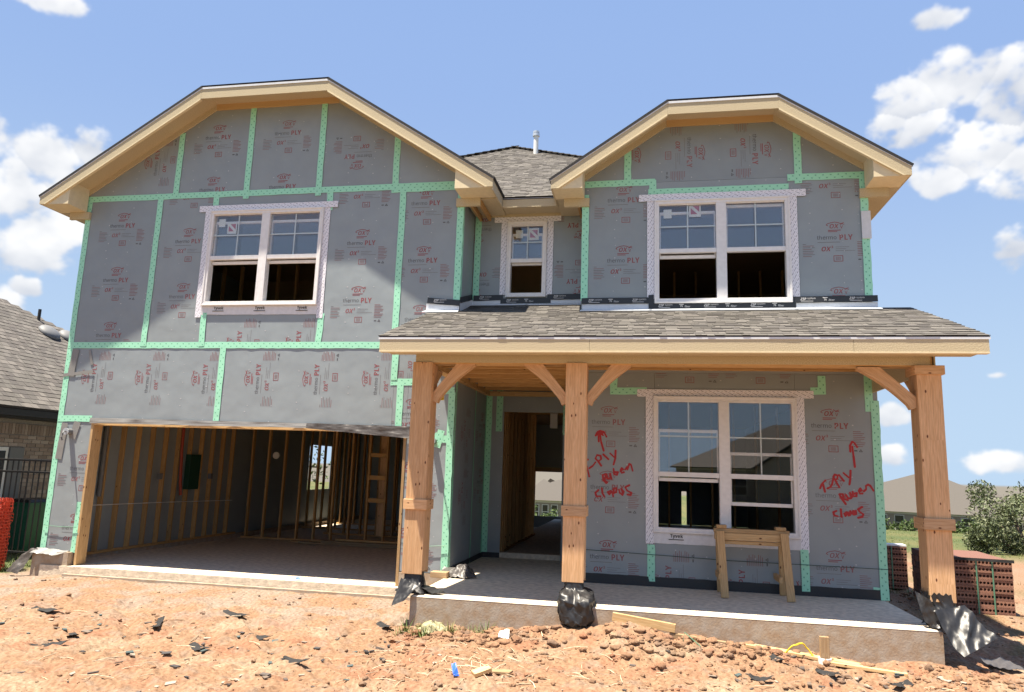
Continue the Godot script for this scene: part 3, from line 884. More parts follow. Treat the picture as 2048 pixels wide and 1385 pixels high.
		mb.face([Vector3(q[1] + 0.02, q[3] + 0.052, zz + 0.13), Vector3(q[0] - 0.02, q[3] + 0.052, zz + 0.13), Vector3(q[0] - 0.02, q[3] + 0.038, zz + 0.132), Vector3(q[1] + 0.02, q[3] + 0.038, zz + 0.132)], Vector3.BACK)
		made("metal_flashing", mb, M.flash_metal, house)
	mb = MB.new()
	mb.face([Vector3(6.338, 3.55, 0.0), Vector3(6.338, 3.75, 0.0), Vector3(6.338, 3.97, -0.72), Vector3(6.338, 3.78, -0.72)], Vector3.RIGHT)
	made("metal_flashing", mb, M.flash_metal, house)
	# metal plate on the corner, under the eave
	span("corner_plate", M.flash_metal, Vector3(11.75, 4.55, 0.012), Vector3(11.865, 4.93, 0.03), house)

	build_eaves()
	build_roofs()
	build_porch()
	build_interior()
	build_garage_front()

func trim_prism(nm: String, poly: Array, z0: float, z1: float, m: Material) -> void:
	var mb := MB.new()
	mb.prism(poly, z0, z1)
	made(nm, mb, m, house)

func trim_box(nm: String, a: Vector3, b: Vector3, m: Material) -> void:
	var mb := MB.new()
	mb.box(a, b)
	made(nm, mb, m, house)

# one clipped gable: fascia, soffit, frieze, cornice returns. c = [tip x, knee x, knee x, tip x, tip top y, knee top y, wall x0, wall x1]
func gable(xa: float, xb: float, xc: float, xd: float, yt: float, yk: float, w0: float, w1: float) -> void:
	var F := 0.18
	var yb := yt - 0.13
	var ml := (yk - yt) / (xb - xa)
	var mr := (yk - yt) / (xd - xc)
	var cl := xa + (F - 0.13) / ml
	var cr := xd - (F - 0.13) / mr
	trim_prism("rake_fascia", [Vector2(xa, yb), Vector2(cl, yb), Vector2(xb, yk - F), Vector2(xb, yk), Vector2(xa, yt)], 0.43, 0.45, M.trim)
	trim_prism("rake_fascia", [Vector2(xd, yb), Vector2(xd, yt), Vector2(xc, yk), Vector2(xc, yk - F), Vector2(cr, yb)], 0.43, 0.45, M.trim)
	trim_prism("rake_fascia", [Vector2(xb + 0.001, yk - F), Vector2(xc - 0.001, yk - F), Vector2(xc - 0.001, yk), Vector2(xb + 0.001, yk)], 0.43, 0.4485, M.trim)
	# lip along the lower edge
	var e := 0.022
	trim_prism("fascia_lip", [Vector2(cl, yb - 0.002), Vector2(cl + 0.03, yb - 0.002), Vector2(xb, yk - F - e), Vector2(xb, yk - F)], 0.41, 0.456, M.trim_clean)
	trim_prism("fascia_lip", [Vector2(cr - 0.03, yb - 0.002), Vector2(cr, yb - 0.002), Vector2(xc, yk - F), Vector2(xc, yk - F - e)], 0.41, 0.456, M.trim_clean)
	# sloping soffit under the rakes, then the frieze on the wall
	var s := 0.055
	trim_prism("rake_soffit", [Vector2(xa + 0.03, yt - s), Vector2(xb, yk - s), Vector2(xb, yk - s + 0.02), Vector2(xa + 0.03, yt - s + 0.02)], 0.002, 0.43, M.trim)
	trim_prism("rake_soffit", [Vector2(xc, yk - s), Vector2(xd - 0.03, yt - s), Vector2(xd - 0.03, yt - s + 0.02), Vector2(xc, yk - s + 0.02)], 0.002, 0.43, M.trim)
	trim_prism("rake_soffit", [Vector2(xb + 0.001, yk - s), Vector2(xc - 0.001, yk - s), Vector2(xc - 0.001, yk - s + 0.02), Vector2(xb + 0.001, yk - s + 0.02)], 0.002, 0.43, M.trim)
	var fr := 0.15
	var yl := yt + ml * (w0 - xa)
	var yr := yt + mr * (xd - w1)
	trim_prism("frieze_board", [Vector2(w0, yl - fr), Vector2(xb, yk - fr), Vector2(xb, yk - s), Vector2(w0, yl - s)], 0.003, 0.026, M.trim)
	trim_prism("frieze_board", [Vector2(xc, yk - fr), Vector2(w1, yr - fr), Vector2(w1, yr - s), Vector2(xc, yk - s)], 0.003, 0.026, M.trim)
	trim_prism("frieze_board", [Vector2(xb + 0.001, yk - fr), Vector2(xc - 0.001, yk - fr), Vector2(xc - 0.001, yk - s), Vector2(xb + 0.001, yk - s)], 0.003, 0.028, M.pale_pine)
	# boxed returns at both ends
	trim_prism("cornice_return", [Vector2(xa + 0.02, yb + 0.001), Vector2(w0 + 0.03, yb + 0.001), Vector2(w0 + 0.03, yl + ml * 0.03 - s - 0.001), Vector2(xa + 0.02, yt + ml * 0.02 - s - 0.001)], 0.03, 0.427, M.trim_clean)
	trim_prism("cornice_return", [Vector2(w1 - 0.03, yb + 0.001), Vector2(xd - 0.02, yb + 0.001), Vector2(xd - 0.02, yt + mr * 0.02 - s - 0.001), Vector2(w1 - 0.03, yr + mr * 0.03 - s - 0.001)], 0.03, 0.427, M.trim_clean)
	trim_box("return_frieze", Vector3(w0 - 0.26, yb - 0.12, 0.003), Vector3(w0 + 0.1, yb - 0.001, 0.05), M.trim)
	trim_box("return_frieze", Vector3(w1 - 0.1, yb - 0.12, 0.003), Vector3(w1 + 0.26, yb - 0.001, 0.05), M.trim)
	# drip edge
	for q in [[xa - 0.012, yt, xb, yk], [xb, yk, xc, yk], [xc, yk, xd + 0.012, yt]]:
		var mb := MB.new()
		mb.prism([Vector2(q[0], q[1] - 0.028), Vector2(q[2], q[3] - 0.028), Vector2(q[2], q[3] + 0.004), Vector2(q[0], q[1] + 0.004)], 0.4505, 0.457)
		made("drip_edge", mb, M.flash_metal, house)

func build_eaves() -> void:
	gable(-0.47, 2.16, 4.26, 6.85, 5.43, 7.105, 0.0, 6.326)
	gable(7.67, 9.24, 10.68, 12.25, 5.365, 6.415, 8.07, 11.84)
	# side eaves that run back
	trim_box("eave_fascia", Vector3(-0.47, 5.30, -12.6), Vector3(-0.45, 5.43, 0.429), M.trim)
	trim_box("eave_soffit", Vector3(-0.449, 5.30, -12.6), Vector3(-0.013, 5.315, 0.02), M.trim)
	trim_box("eave_fascia", Vector3(12.23, 5.235, -12.6), Vector3(12.25, 5.365, 0.429), M.trim)
	trim_box("eave_soffit", Vector3(11.853, 5.235, -12.6), Vector3(12.229, 5.25, 0.02), M.trim)
	# eaves round the recess
	trim_box("eave_fascia", Vector3(6.832, 5.26, -0.29), Vector3(6.852, 5.42, 0.429), M.trim)
	trim_box("eave_soffit", Vector3(6.34, 5.285, -0.70), Vector3(6.831, 5.30, 0.02), M.trim)
	trim_box("eave_fascia", Vector3(7.668, 5.235, -0.29), Vector3(7.688, 5.38, 0.429), M.trim)
	trim_box("eave_soffit", Vector3(7.69, 5.25, -0.70), Vector3(8.056, 5.265, 0.02), M.trim)
	trim_box("eave_fascia", Vector3(6.854, 5.255, -0.29), Vector3(7.666, 5.39, -0.27), M.trim)
	trim_box("eave_soffit", Vector3(6.833, 5.30, -0.70), Vector3(7.688, 5.315, -0.291), M.trim)
	trim_box("frieze_board", Vector3(6.43, 5.262, -0.716), Vector3(7.95, 5.34, -0.69), M.trim)
	for q in [[6.42, 5.15, 0.0], [6.56, 5.15, 0.0], [7.98, 5.15, 0.0]]:
		trim_box("soffit_nailer", Vector3(q[0], 5.20, -0.69), Vector3(q[0] + 0.035, 5.28, 0.0), M.pine)
	trim_box("drip_edge", Vector3(6.853, 5.385, -0.268), Vector3(7.667, 5.415, -0.26), M.flash_metal)

# a roof plane as a slab, with its shingled top
func plane_slab(nm: String, pts: Array, thick: float, m: Material, parent: Node3D) -> MeshInstance3D:
	var mb := MB.new()
	var nn: Vector3 = ((pts[1] as Vector3) - pts[0]).cross((pts[2] as Vector3) - pts[0]).normalized()
	if nn.y < 0.0: nn = -nn
	var low := []
	var mid := Vector3.ZERO
	for p in pts:
		low.append(p - nn * thick); mid += p
	mid /= pts.size()
	mb.face(pts, nn); mb.face(low, -nn)
	for i in pts.size():
		var j: int = (i + 1) % pts.size()
		mb.face([pts[i], pts[j], low[j], low[i]], (pts[i] + pts[j]) * 0.5 - mid)
	return made(nm, mb, m, parent)

func build_roofs() -> void:
	var roof := part("main_roof", house)
	var T := 0.035
	var f := 0.461
	var y0 := 5.455
	# left wing: two slopes and the clipped front
	plane_slab("roof_slope", [Vector3(-0.50, y0 - 0.01, f), Vector3(2.155, 7.135, f), Vector3(3.21, 7.81, f - 1.42), Vector3(3.21, 7.81, -12.7), Vector3(-0.50, y0 - 0.01, -12.7)], T, M.shingle_edge, roof)
	plane_slab("roof_slope", [Vector3(6.88, y0 - 0.02, f), Vector3(4.265, 7.135, f), Vector3(3.21, 7.81, f - 1.42), Vector3(3.21, 7.81, -12.7), Vector3(6.88, y0 - 0.02, -12.7)], T, M.shingle_edge, roof)
	plane_slab("roof_slope", [Vector3(2.155, 7.135, f), Vector3(4.265, 7.135, f), Vector3(3.21, 7.81, f - 1.42)], T, M.shingle_edge, roof)
	# right wing
	plane_slab("roof_slope", [Vector3(7.64, 5.375, f), Vector3(9.235, 6.445, f), Vector3(9.96, 6.92, f - 1.05), Vector3(9.96, 6.92, -6.0), Vector3(7.64, 5.375, -6.0)], T, M.shingle_edge, roof)
	plane_slab("roof_slope", [Vector3(12.28, 5.375, f), Vector3(10.685, 6.445, f), Vector3(9.96, 6.92, f - 1.05), Vector3(9.96, 6.92, -12.7), Vector3(12.28, 5.375, -12.7)], T, M.shingle_edge, roof)
	plane_slab("roof_slope", [Vector3(9.235, 6.445, f), Vector3(10.685, 6.445, f), Vector3(9.96, 6.92, f - 1.05)], T, M.shingle_edge, roof)
	# main hip behind
	var ap := Vector3(6.12, 8.42, -4.95)
	var ez := -0.25
	var k := (ap.y - 5.405) / (ez - ap.z)
	var hw := ez - ap.z
	var back := Vector3(6.12, 8.42, -7.6)
	plane_slab("roof_slope", [Vector3(ap.x - hw, 5.405, ez), Vector3(ap.x + hw, 5.405, ez), ap], T, M.shingle_edge, roof)
	plane_slab("roof_slope", [Vector3(ap.x - hw, 5.405, ez), ap, back, Vector3(ap.x - hw, 5.405, back.z - hw)], T, M.shingle_edge, roof)
	plane_slab("roof_slope", [Vector3(ap.x + hw, 5.405, ez), ap, back, Vector3(ap.x + hw, 5.405, back.z - hw)], T, M.shingle_edge, roof)
	plane_slab("roof_slope", [Vector3(ap.x - hw, 5.405, back.z - hw), back, Vector3(ap.x + hw, 5.405, back.z - hw)], T, M.shingle_edge, roof)
	var s := Vector3(0, k, -1).normalized()
	var expo := 0.118
	var rows := int((ap - Vector3(ap.x, 5.405, ez)).length() / expo)
	var xr := func(r: int) -> Array:
		var run := r * expo * sqrt(1.0 / (1.0 + k * k))
		var half := hw - run
		return [maxf(ap.x - half, 6.70 - run), minf(ap.x + half, 7.78 + run)]
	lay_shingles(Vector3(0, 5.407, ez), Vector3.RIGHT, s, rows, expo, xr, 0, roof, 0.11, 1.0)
	# hip caps
	var cap := MB.new()
	for side in [-1.0, 1.0]:
		for i in 34:
			var t0 := i / 34.0
			var a := ap.lerp(Vector3(ap.x + side * hw, 5.405, ez), t0 * 0.97)
			var d := (Vector3(side * hw, 5.405 - ap.y, hw)).normalized()
			cap.col = TONES[rng.randi() % 7]
			cap.bar(a - d * 0.02 + Vector3(0, 0.012, 0), a + d * 0.16 + Vector3(0, 0.022, 0), 0.22, 0.012)
	kind(made("hip_cap_shingles", cap, M.shingle, roof), "stuff")
	# vent pipe
	var v := part("vent_pipe", house, Vector3(6.72, 7.86, -4.05))
	var mb := MB.new(); mb.tube([Vector3(0, -0.2, 0), Vector3(0, 0.40, 0)], 0.05, 14); put("pipe", mb.mesh(), M.white, v)
	mb = MB.new(); mb.tube([Vector3(0, 0.36, 0), Vector3(0, 0.42, 0)], 0.072, 14); mb.tube([Vector3(0, 0.435, 0), Vector3(0, 0.47, 0)], 0.066, 14); put("cap", mb.mesh(), M.metal, v)

func build_porch() -> void:
	var k := 0.365
	var ys := func(z: float) -> float: return 2.885 + k * (2.02 - z)
	var roof := part("porch_roof", house)
	plane_slab("roof_deck", [Vector3(5.93, ys.call(2.008) - 0.015, 2.008), Vector3(12.32, ys.call(2.008) - 0.015, 2.008), Vector3(12.32, ys.call(0.0) - 0.015, 0.0), Vector3(5.93, ys.call(0.0) - 0.015, 0.0)], 0.02, M.shingle_edge, roof)
	plane_slab("roof_deck", [Vector3(6.33, ys.call(0.0) - 0.015, 0.0), Vector3(8.07, ys.call(0.0) - 0.015, 0.0), Vector3(8.07, ys.call(-0.72) - 0.015, -0.72), Vector3(6.33, ys.call(-0.72) - 0.015, -0.72)], 0.02, M.shingle_edge, roof)
	var s := Vector3(0, k, -1).normalized()
	var expo := 0.118
	var rows := int(Vector2(2.02, 2.02 * k).length() / expo)
	var xr := func(_r: int) -> Array: return [5.915 + rng.randf_range(-0.012, 0.012), 12.335 + rng.randf_range(-0.012, 0.012)]
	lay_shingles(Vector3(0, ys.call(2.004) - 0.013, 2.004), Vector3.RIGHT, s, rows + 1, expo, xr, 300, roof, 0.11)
	var rows2 := int(Vector2(0.72, 0.72 * k).length() / expo)
	var xr2 := func(_r: int) -> Array: return [6.345, 8.055]
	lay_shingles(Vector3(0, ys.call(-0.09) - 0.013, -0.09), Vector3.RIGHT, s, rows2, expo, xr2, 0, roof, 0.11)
	# metal edge, fascia, lip, soffit
	trim_box("drip_edge", Vector3(5.925, 2.843, 2.001), Vector3(12.325, 2.868, 2.006), M.flash_metal)
	for q in [[5.94, 8.35], [8.353, 11.05], [11.053, 12.31]]:
		trim_box("porch_fascia", Vector3(q[0], 2.715, 1.975), Vector3(q[1], 2.862, 2.0), M.trim)
	trim_box("fascia_lip", Vector3(5.94, 2.698, 1.93), Vector3(9.2, 2.7145, 2.004), M.trim_clean)
	trim_box("fascia_lip", Vector3(9.203, 2.700, 1.93), Vector3(12.31, 2.7145, 2.004), M.trim_clean)
	trim_box("porch_soffit", Vector3(5.96, 2.726, 1.62), Vector3(12.29, 2.742, 1.974), M.trim)
	for x in [5.94, 12.29]:
		trim_prism_yz("rake_fascia", [Vector2(1.974, 2.72), Vector2(1.974, 2.85), Vector2(0.02, 3.56), Vector2(0.02, 3.40)], x, x + 0.02, M.trim)
	trim_prism_yz("rake_soffit", [Vector2(1.60, 2.85), Vector2(1.60, 2.87), Vector2(0.02, 3.46), Vector2(0.02, 3.44)], 5.962, 6.25, M.trim)
	trim_prism_yz("rake_soffit", [Vector2(1.60, 2.85), Vector2(1.60, 2.87), Vector2(0.02, 3.46), Vector2(0.02, 3.44)], 11.96, 12.288, M.trim)
	# gable ends of the porch roof, clad with sheathing
	trim_prism_yz("gable_end", [Vector2(1.60, 2.63), Vector2(1.60, 2.87), Vector2(0.02, 3.44), Vector2(0.02, 2.63)], 6.255, 6.27, M.trim)
	trim_prism_yz("gable_end", [Vector2(1.60, 2.63), Vector2(1.60, 2.87), Vector2(0.02, 3.44), Vector2(0.02, 2.63)], 11.94, 11.955, M.trim)
	# beam
	for q in [[6.26, 8.6], [8.603, 11.9]]:
		trim_box("porch_beam", Vector3(q[0], 2.638, 1.585), Vector3(q[1], 2.76, 1.605), M.trim)
	span("porch_beam", M.pine, Vector3(6.27, 2.63, 1.36), Vector3(11.93, 2.79, 1.584), house)
	span("porch_beam", M.pine, Vector3(6.28, 2.62, -1.98), Vector3(6.40, 2.70, 1.355), house)
	span("porch_beam", M.pine, Vector3(11.80, 2.63, 0.02), Vector3(11.93, 2.79, 1.355), house)
	trim_box("beam_wrap", Vector3(11.775, 2.52, 0.02), Vector3(11.797, 2.78, 1.355), M.trim)
	# open ceiling framing
	for z in [0.95, 0.45, -0.05, -0.55, -1.05, -1.55]:
		span("ceiling_joist", M.pine, Vector3(6.41, 2.66, z), Vector3(8.055, 2.80, z + 0.038), house)
	for x in range(0, 9):
		var xx := 8.35 + x * 0.42
		span("ceiling_joist", M.pine, Vector3(xx, 2.82, 0.06), Vector3(xx + 0.038, 2.93, 1.355), house)
	span("ledger", M.pale_pine, Vector3(6.35, 2.62, -2.09), Vector3(8.06, 2.70, -2.05), house)
	span("ledger", M.pine, Vector3(8.1, 2.785, 0.004), Vector3(11.78, 2.82, 0.05), house)
	trim_box("porch_ceiling_deck", Vector3(6.33, 3.00, -2.1), Vector3(8.07, 3.03, -0.75), M.deck)
	# posts
	var specs := [[6.235, 6.475, 0.21, 2.638, false], [8.06, 8.30, 0.225, 2.638, false], [11.755, 11.995, 0.25, 2.625, true]]
	for i in 3:
		var q: Array = specs[i]
		var x0: float = q[0]
		var x1: float = q[1]
		var p := part("porch_post", house)
		p.set_meta("label", ["cedar post beside the garage opening", "cedar post in front of the entry", "cedar post at the open end of the porch, capped with a wider block"][i])
		var B := 0.019
		span("front_board", M.cedar, Vector3(x0, q[2], 1.611), Vector3(x1 - 0.002, q[3], 1.63), p)
		span("back_board", M.cedar, Vector3(x0, q[2], 1.39), Vector3(x1, q[3] - 0.01, 1.409), p)
		span("side_board", M.cedar, Vector3(x0, q[2] + 0.03, 1.41), Vector3(x0 + B, q[3] - 0.01, 1.61), p)
		span("side_board", M.cedar, Vector3(x1 - B, q[2] + 0.03, 1.41), Vector3(x1, q[3] - 0.01, 1.61), p)
		span("core", M.treated, Vector3(x0 + 0.04, 0.0, 1.44), Vector3(x1 - 0.04, q[3] - 0.02, 1.58), p)
		var by := 0.925 if i < 2 else 0.95
		var o := 0.02 if i < 2 else 0.026
		for b in [[by, by + 0.115]] + ([[2.535, 2.63]] if q[4] else []):
			var yy: float = b[0]
			var y2: float = b[1]
			span("trim_band", M.cedar, Vector3(x0 - o, yy, 1.632), Vector3(x1 + o, y2, 1.632 + o), p)
			span("trim_band", M.cedar, Vector3(x0 - o, yy, 1.388 - o), Vector3(x1 + o, y2, 1.388), p)
			span("trim_band", M.cedar, Vector3(x0 - o, yy, 1.389), Vector3(x0 - 0.002, y2, 1.631), p)
			span("trim_band", M.cedar, Vector3(x1 + 0.002, yy, 1.389), Vector3(x1 + o, y2, 1.631), p)
		# plastic round the foot
		var cx := (x0 + x1) * 0.5
		if i == 1:
			sleeve("plastic_wrap", p, [[0.27, cx + 0.0, 1.52, 0.10, 0.10], [0.14, cx + 0.01, 1.53, 0.105, 0.105], [0.115, cx + 0.04, 1.60, 0.17, 0.15], [0.05, cx + 0.05, 1.67, 0.185, 0.16], [-0.06, cx + 0.055, 1.71, 0.18, 0.12], [-0.14, cx + 0.06, 1.74, 0.165, 0.09], [-0.185, cx + 0.06, 1.75, 0.15, 0.08], [-0.19, cx + 0.05, 1.75, 0.04, 0.03]], 77, M.black_plastic)
		elif i == 0:
			sleeve("plastic_wrap", p, [[0.26, cx, 1.51, 0.10, 0.10], [0.13, cx, 1.52, 0.105, 0.105], [0.05, cx - 0.01, 1.53, 0.13, 0.15], [0.006, cx, 1.54, 0.17, 0.20]], 78, M.black_plastic)
			sheet("plastic_wrap", p, [Vector3(6.25, 0.16, 1.66), Vector3(6.47, 0.09, 1.70), Vector3(6.20, -0.12, 1.80), Vector3(6.34, -0.06, 1.79)], 0.03, 91)
			sheet("plastic_wrap", p, [Vector3(6.42, 0.07, 1.62), Vector3(6.50, 0.08, 1.48), Vector3(6.62, 0.012, 1.66), Vector3(6.78, 0.012, 1.60)], 0.02, 92)
		else:
			sleeve("plastic_wrap", p, [[0.32, cx - 0.02, 1.51, 0.135, 0.13], [0.20, cx, 1.52, 0.12, 0.12], [0.08, cx + 0.02, 1.55, 0.14, 0.14], [0.01, cx + 0.03, 1.57, 0.18, 0.17]], 79, M.black_plastic)
			sheet("plastic_wrap", p, [Vector3(11.74, 0.16, 1.69), Vector3(12.06, 0.22, 1.60), Vector3(11.90, -0.21, 1.92), Vector3(12.26, -0.04, 1.78)], 0.06, 93)
			sheet("plastic_wrap", p, [Vector3(11.63, 0.34, 1.58), Vector3(11.75, 0.27, 1.66), Vector3(11.68, 0.06, 1.66), Vector3(11.82, -0.02, 1.74)], 0.03, 94)
	# curved knee braces
	brace(Vector3(6.477, 0, 1.50), Vector3.RIGHT, 0.49, 2.16, 2.636)
	brace(Vector3(8.058, 0, 1.50), Vector3.LEFT, 0.50, 2.16, 2.636)
	brace(Vector3(8.302, 0, 1.50), Vector3.RIGHT, 0.49, 2.16, 2.636)
	brace(Vector3(11.753, 0, 1.53), Vector3.LEFT, 0.56, 2.17, 2.62)
	brace(Vector3(6.355, 0, 1.388), Vector3.FORWARD, 0.46, 2.2, 2.61)
	brace(Vector3(11.875, 0, 1.388), Vector3.FORWARD, 0.46, 2.2, 2.61)
	# a yellow strap end by the first brace
	made_box("strap_end", Vector3(6.50, 2.21, 1.37), Vector3(6.56, 2.27, 1.385), M.yellow)

func made_box(nm: String, a: Vector3, b: Vector3, m: Material, parent: Node3D = null) -> MeshInstance3D:
	var mb := MB.new()
	mb.box(a, b)
	return made(nm, mb, m, parent if parent else house)

func trim_prism_yz(nm: String, poly: Array, x0: float, x1: float, m: Material) -> void:     # poly holds (z, y)
	var mb := MB.new()
	mb.prism(poly, -x1, -x0)
	var o := put(nm, mb.mesh(), m, house, Transform3D(Basis(Vector3(0, 0, 1), Vector3.UP, Vector3(-1, 0, 0)), Vector3.ZERO))
	o.name = nm

func brace(at: Vector3, dir: Vector3, reach: float, y0: float, y1: float) -> void:
	var mb := MB.new()
	var h := y1 - y0
	var side := dir.cross(Vector3.UP)
	var n := 10
	var inner := []
	var outer := []
	for i in n + 1:
		var t := float(i) / n
		# lower curve bows up towards the corner, upper edge is straight
		var c := Vector2(0.03, 0.0).lerp(Vector2(reach, h - 0.025), t) + Vector2(-0.02, 0.02) * sin(PI * t)
		var u := Vector2(0.0, 0.135).lerp(Vector2(reach - 0.22, h), t)
		if i == 0: c = Vector2(0.05, 0.0)
		inner.append(c); outer.append(u)
	inner[0] = Vector2(0.05, 0.0)
	var P := func(q: Vector2, s: float) -> Vector3: return at + dir * q.x + Vector3(0, y0 + q.y, 0) + side * s
	var hw := 0.045
	var ring := []
	for p in inner: ring.append(p)
	ring.append(Vector2(reach, h))
	var lo := [Vector2(0, 0.02)]
	for p in outer: lo.append(p)
	for s in [-hw, hw]:
		for i in n:
			var a: Vector3 = P.call(inner[i], s)
			var b: Vector3 = P.call(inner[i + 1], s)
			var c2: Vector3 = P.call(outer[i + 1], s)
			var d: Vector3 = P.call(outer[i], s)
			mb.face([a, b, c2, d], side * s, [Vector2(0.02, i * 0.07), Vector2(0.02, i * 0.07 + 0.07), Vector2(0.15, i * 0.07 + 0.07), Vector2(0.15, i * 0.07)])
		mb.face([P.call(inner[0], s), P.call(outer[0], s), P.call(Vector2(0, 0.02), s)], side * s)
		mb.face([P.call(inner[n], s), P.call(outer[n], s), P.call(Vector2(reach, h), s)], side * s)
	for i in n:
		mb.face([P.call(inner[i], -hw), P.call(inner[i + 1], -hw), P.call(inner[i + 1], hw), P.call(inner[i], hw)], dir - Vector3.UP, [Vector2(0, i * 0.07), Vector2(0, i * 0.07 + 0.07), Vector2(0.09, i * 0.07 + 0.07), Vector2(0.09, i * 0.07)])
		mb.face([P.call(outer[i], -hw), P.call(outer[i + 1], -hw), P.call(outer[i + 1], hw), P.call(outer[i], hw)], Vector3.UP - dir, [Vector2(0, i * 0.07), Vector2(0, i * 0.07 + 0.07), Vector2(0.09, i * 0.07 + 0.07), Vector2(0.09, i * 0.07)])
	mb.face([P.call(inner[n], -hw), P.call(inner[n], hw), P.call(Vector2(reach, h), hw), P.call(Vector2(reach, h), -hw)], dir)
	mb.face([P.call(inner[0], -hw), P.call(inner[0], hw), P.call(Vector2(0, 0.02), hw), P.call(Vector2(0, 0.02), -hw)], Vector3.DOWN)
	made("knee_brace", mb, M.cedar, house)

# crumpled plastic: a sleeve through rings [y, x, z, half width, half depth]
func sleeve(nm: String, parent: Node3D, rings: Array, sd: int, m: Material) -> MeshInstance3D:
	var f := noise(1.9, 2, sd)
	f.fractal_type = FastNoiseLite.FRACTAL_RIDGED
	var rows := []
	var steps := 5
	for i in rings.size() - 1:
		for k in steps + (1 if i == rings.size() - 2 else 0):
			var t := float(k) / steps
			var row := []
			var a: Array = rings[i]
			var b: Array = rings[i + 1]
			for j in 41:
				var an := TAU * j / 40.0
				var r := pow(pow(absf(cos(an)), 6.0) + pow(absf(sin(an)), 6.0), -1.0 / 6.0)
				r = lerpf(r, 1.0, clampf(1.4 * (i + t) / rings.size(), 0, 1) * 0.45)
				var y := lerpf(a[0], b[0], t)
				var q := 0.95 + 0.17 * f.get_noise_3d(cos(an) * 0.8, y * 2.0, sin(an) * 0.8) * clampf((i + t) * 0.7, 0.12, 1.4)
				row.append(Vector3(lerpf(a[1], b[1], t) + cos(an) * r * q * lerpf(a[3], b[3], t), y + 0.03 * f.get_noise_2d(an, y * 3.0), lerpf(a[2], b[2], t) + sin(an) * r * q * lerpf(a[4], b[4], t)))
			rows.append(row)
	return put(nm, grid_mesh(rows), m, parent)

# crumpled plastic: a sheet between four corners
func sheet(nm: String, parent: Node3D, c: Array, amp: float, sd: int, m: Material = null, ragged := 0.0) -> MeshInstance3D:
	var f := noise(1.5, 3, sd)
	f.fractal_type = FastNoiseLite.FRACTAL_RIDGED
	var nn: Vector3 = ((c[1] as Vector3) - c[0]).cross((c[2] as Vector3) - c[0]).normalized()
	if nn.z < 0.0: nn = -nn
	var rows := []
	for j in 19:
		var row := []
		for i in 19:
			var u := i / 18.0
			var v := j / 18.0
			var q0: Vector3 = (c[0] as Vector3).lerp(c[1], u).lerp((c[2] as Vector3).lerp(c[3], u), v)
			var uu := u + ragged * f.get_noise_2d(v * 1.1 + sd, u * 0.9)
			var vv := v + ragged * 1.6 * f.get_noise_2d(u * 1.4 - sd, v * 0.7 + 5.0)
			var p: Vector3 = (c[0] as Vector3).lerp(c[1], uu).lerp((c[2] as Vector3).lerp(c[3], uu), vv) if ragged > 0.0 else q0
			if ragged > 0.0: p += nn * amp * 1.6 * pow(absf(2.0 * u - 1.0), 2.0)
			row.append(p + nn * f.get_noise_2d(p.x * 1.3 + p.z, p.y * 0.8 + p.z * 0.4) * amp + nn * 0.25 * amp * f.get_noise_2d(p.x * 4.0 + 7.0, p.y * 4.0 + p.z))
		rows.append(row)
	return put(nm, grid_mesh(rows), m if m else M.black_plastic, parent)

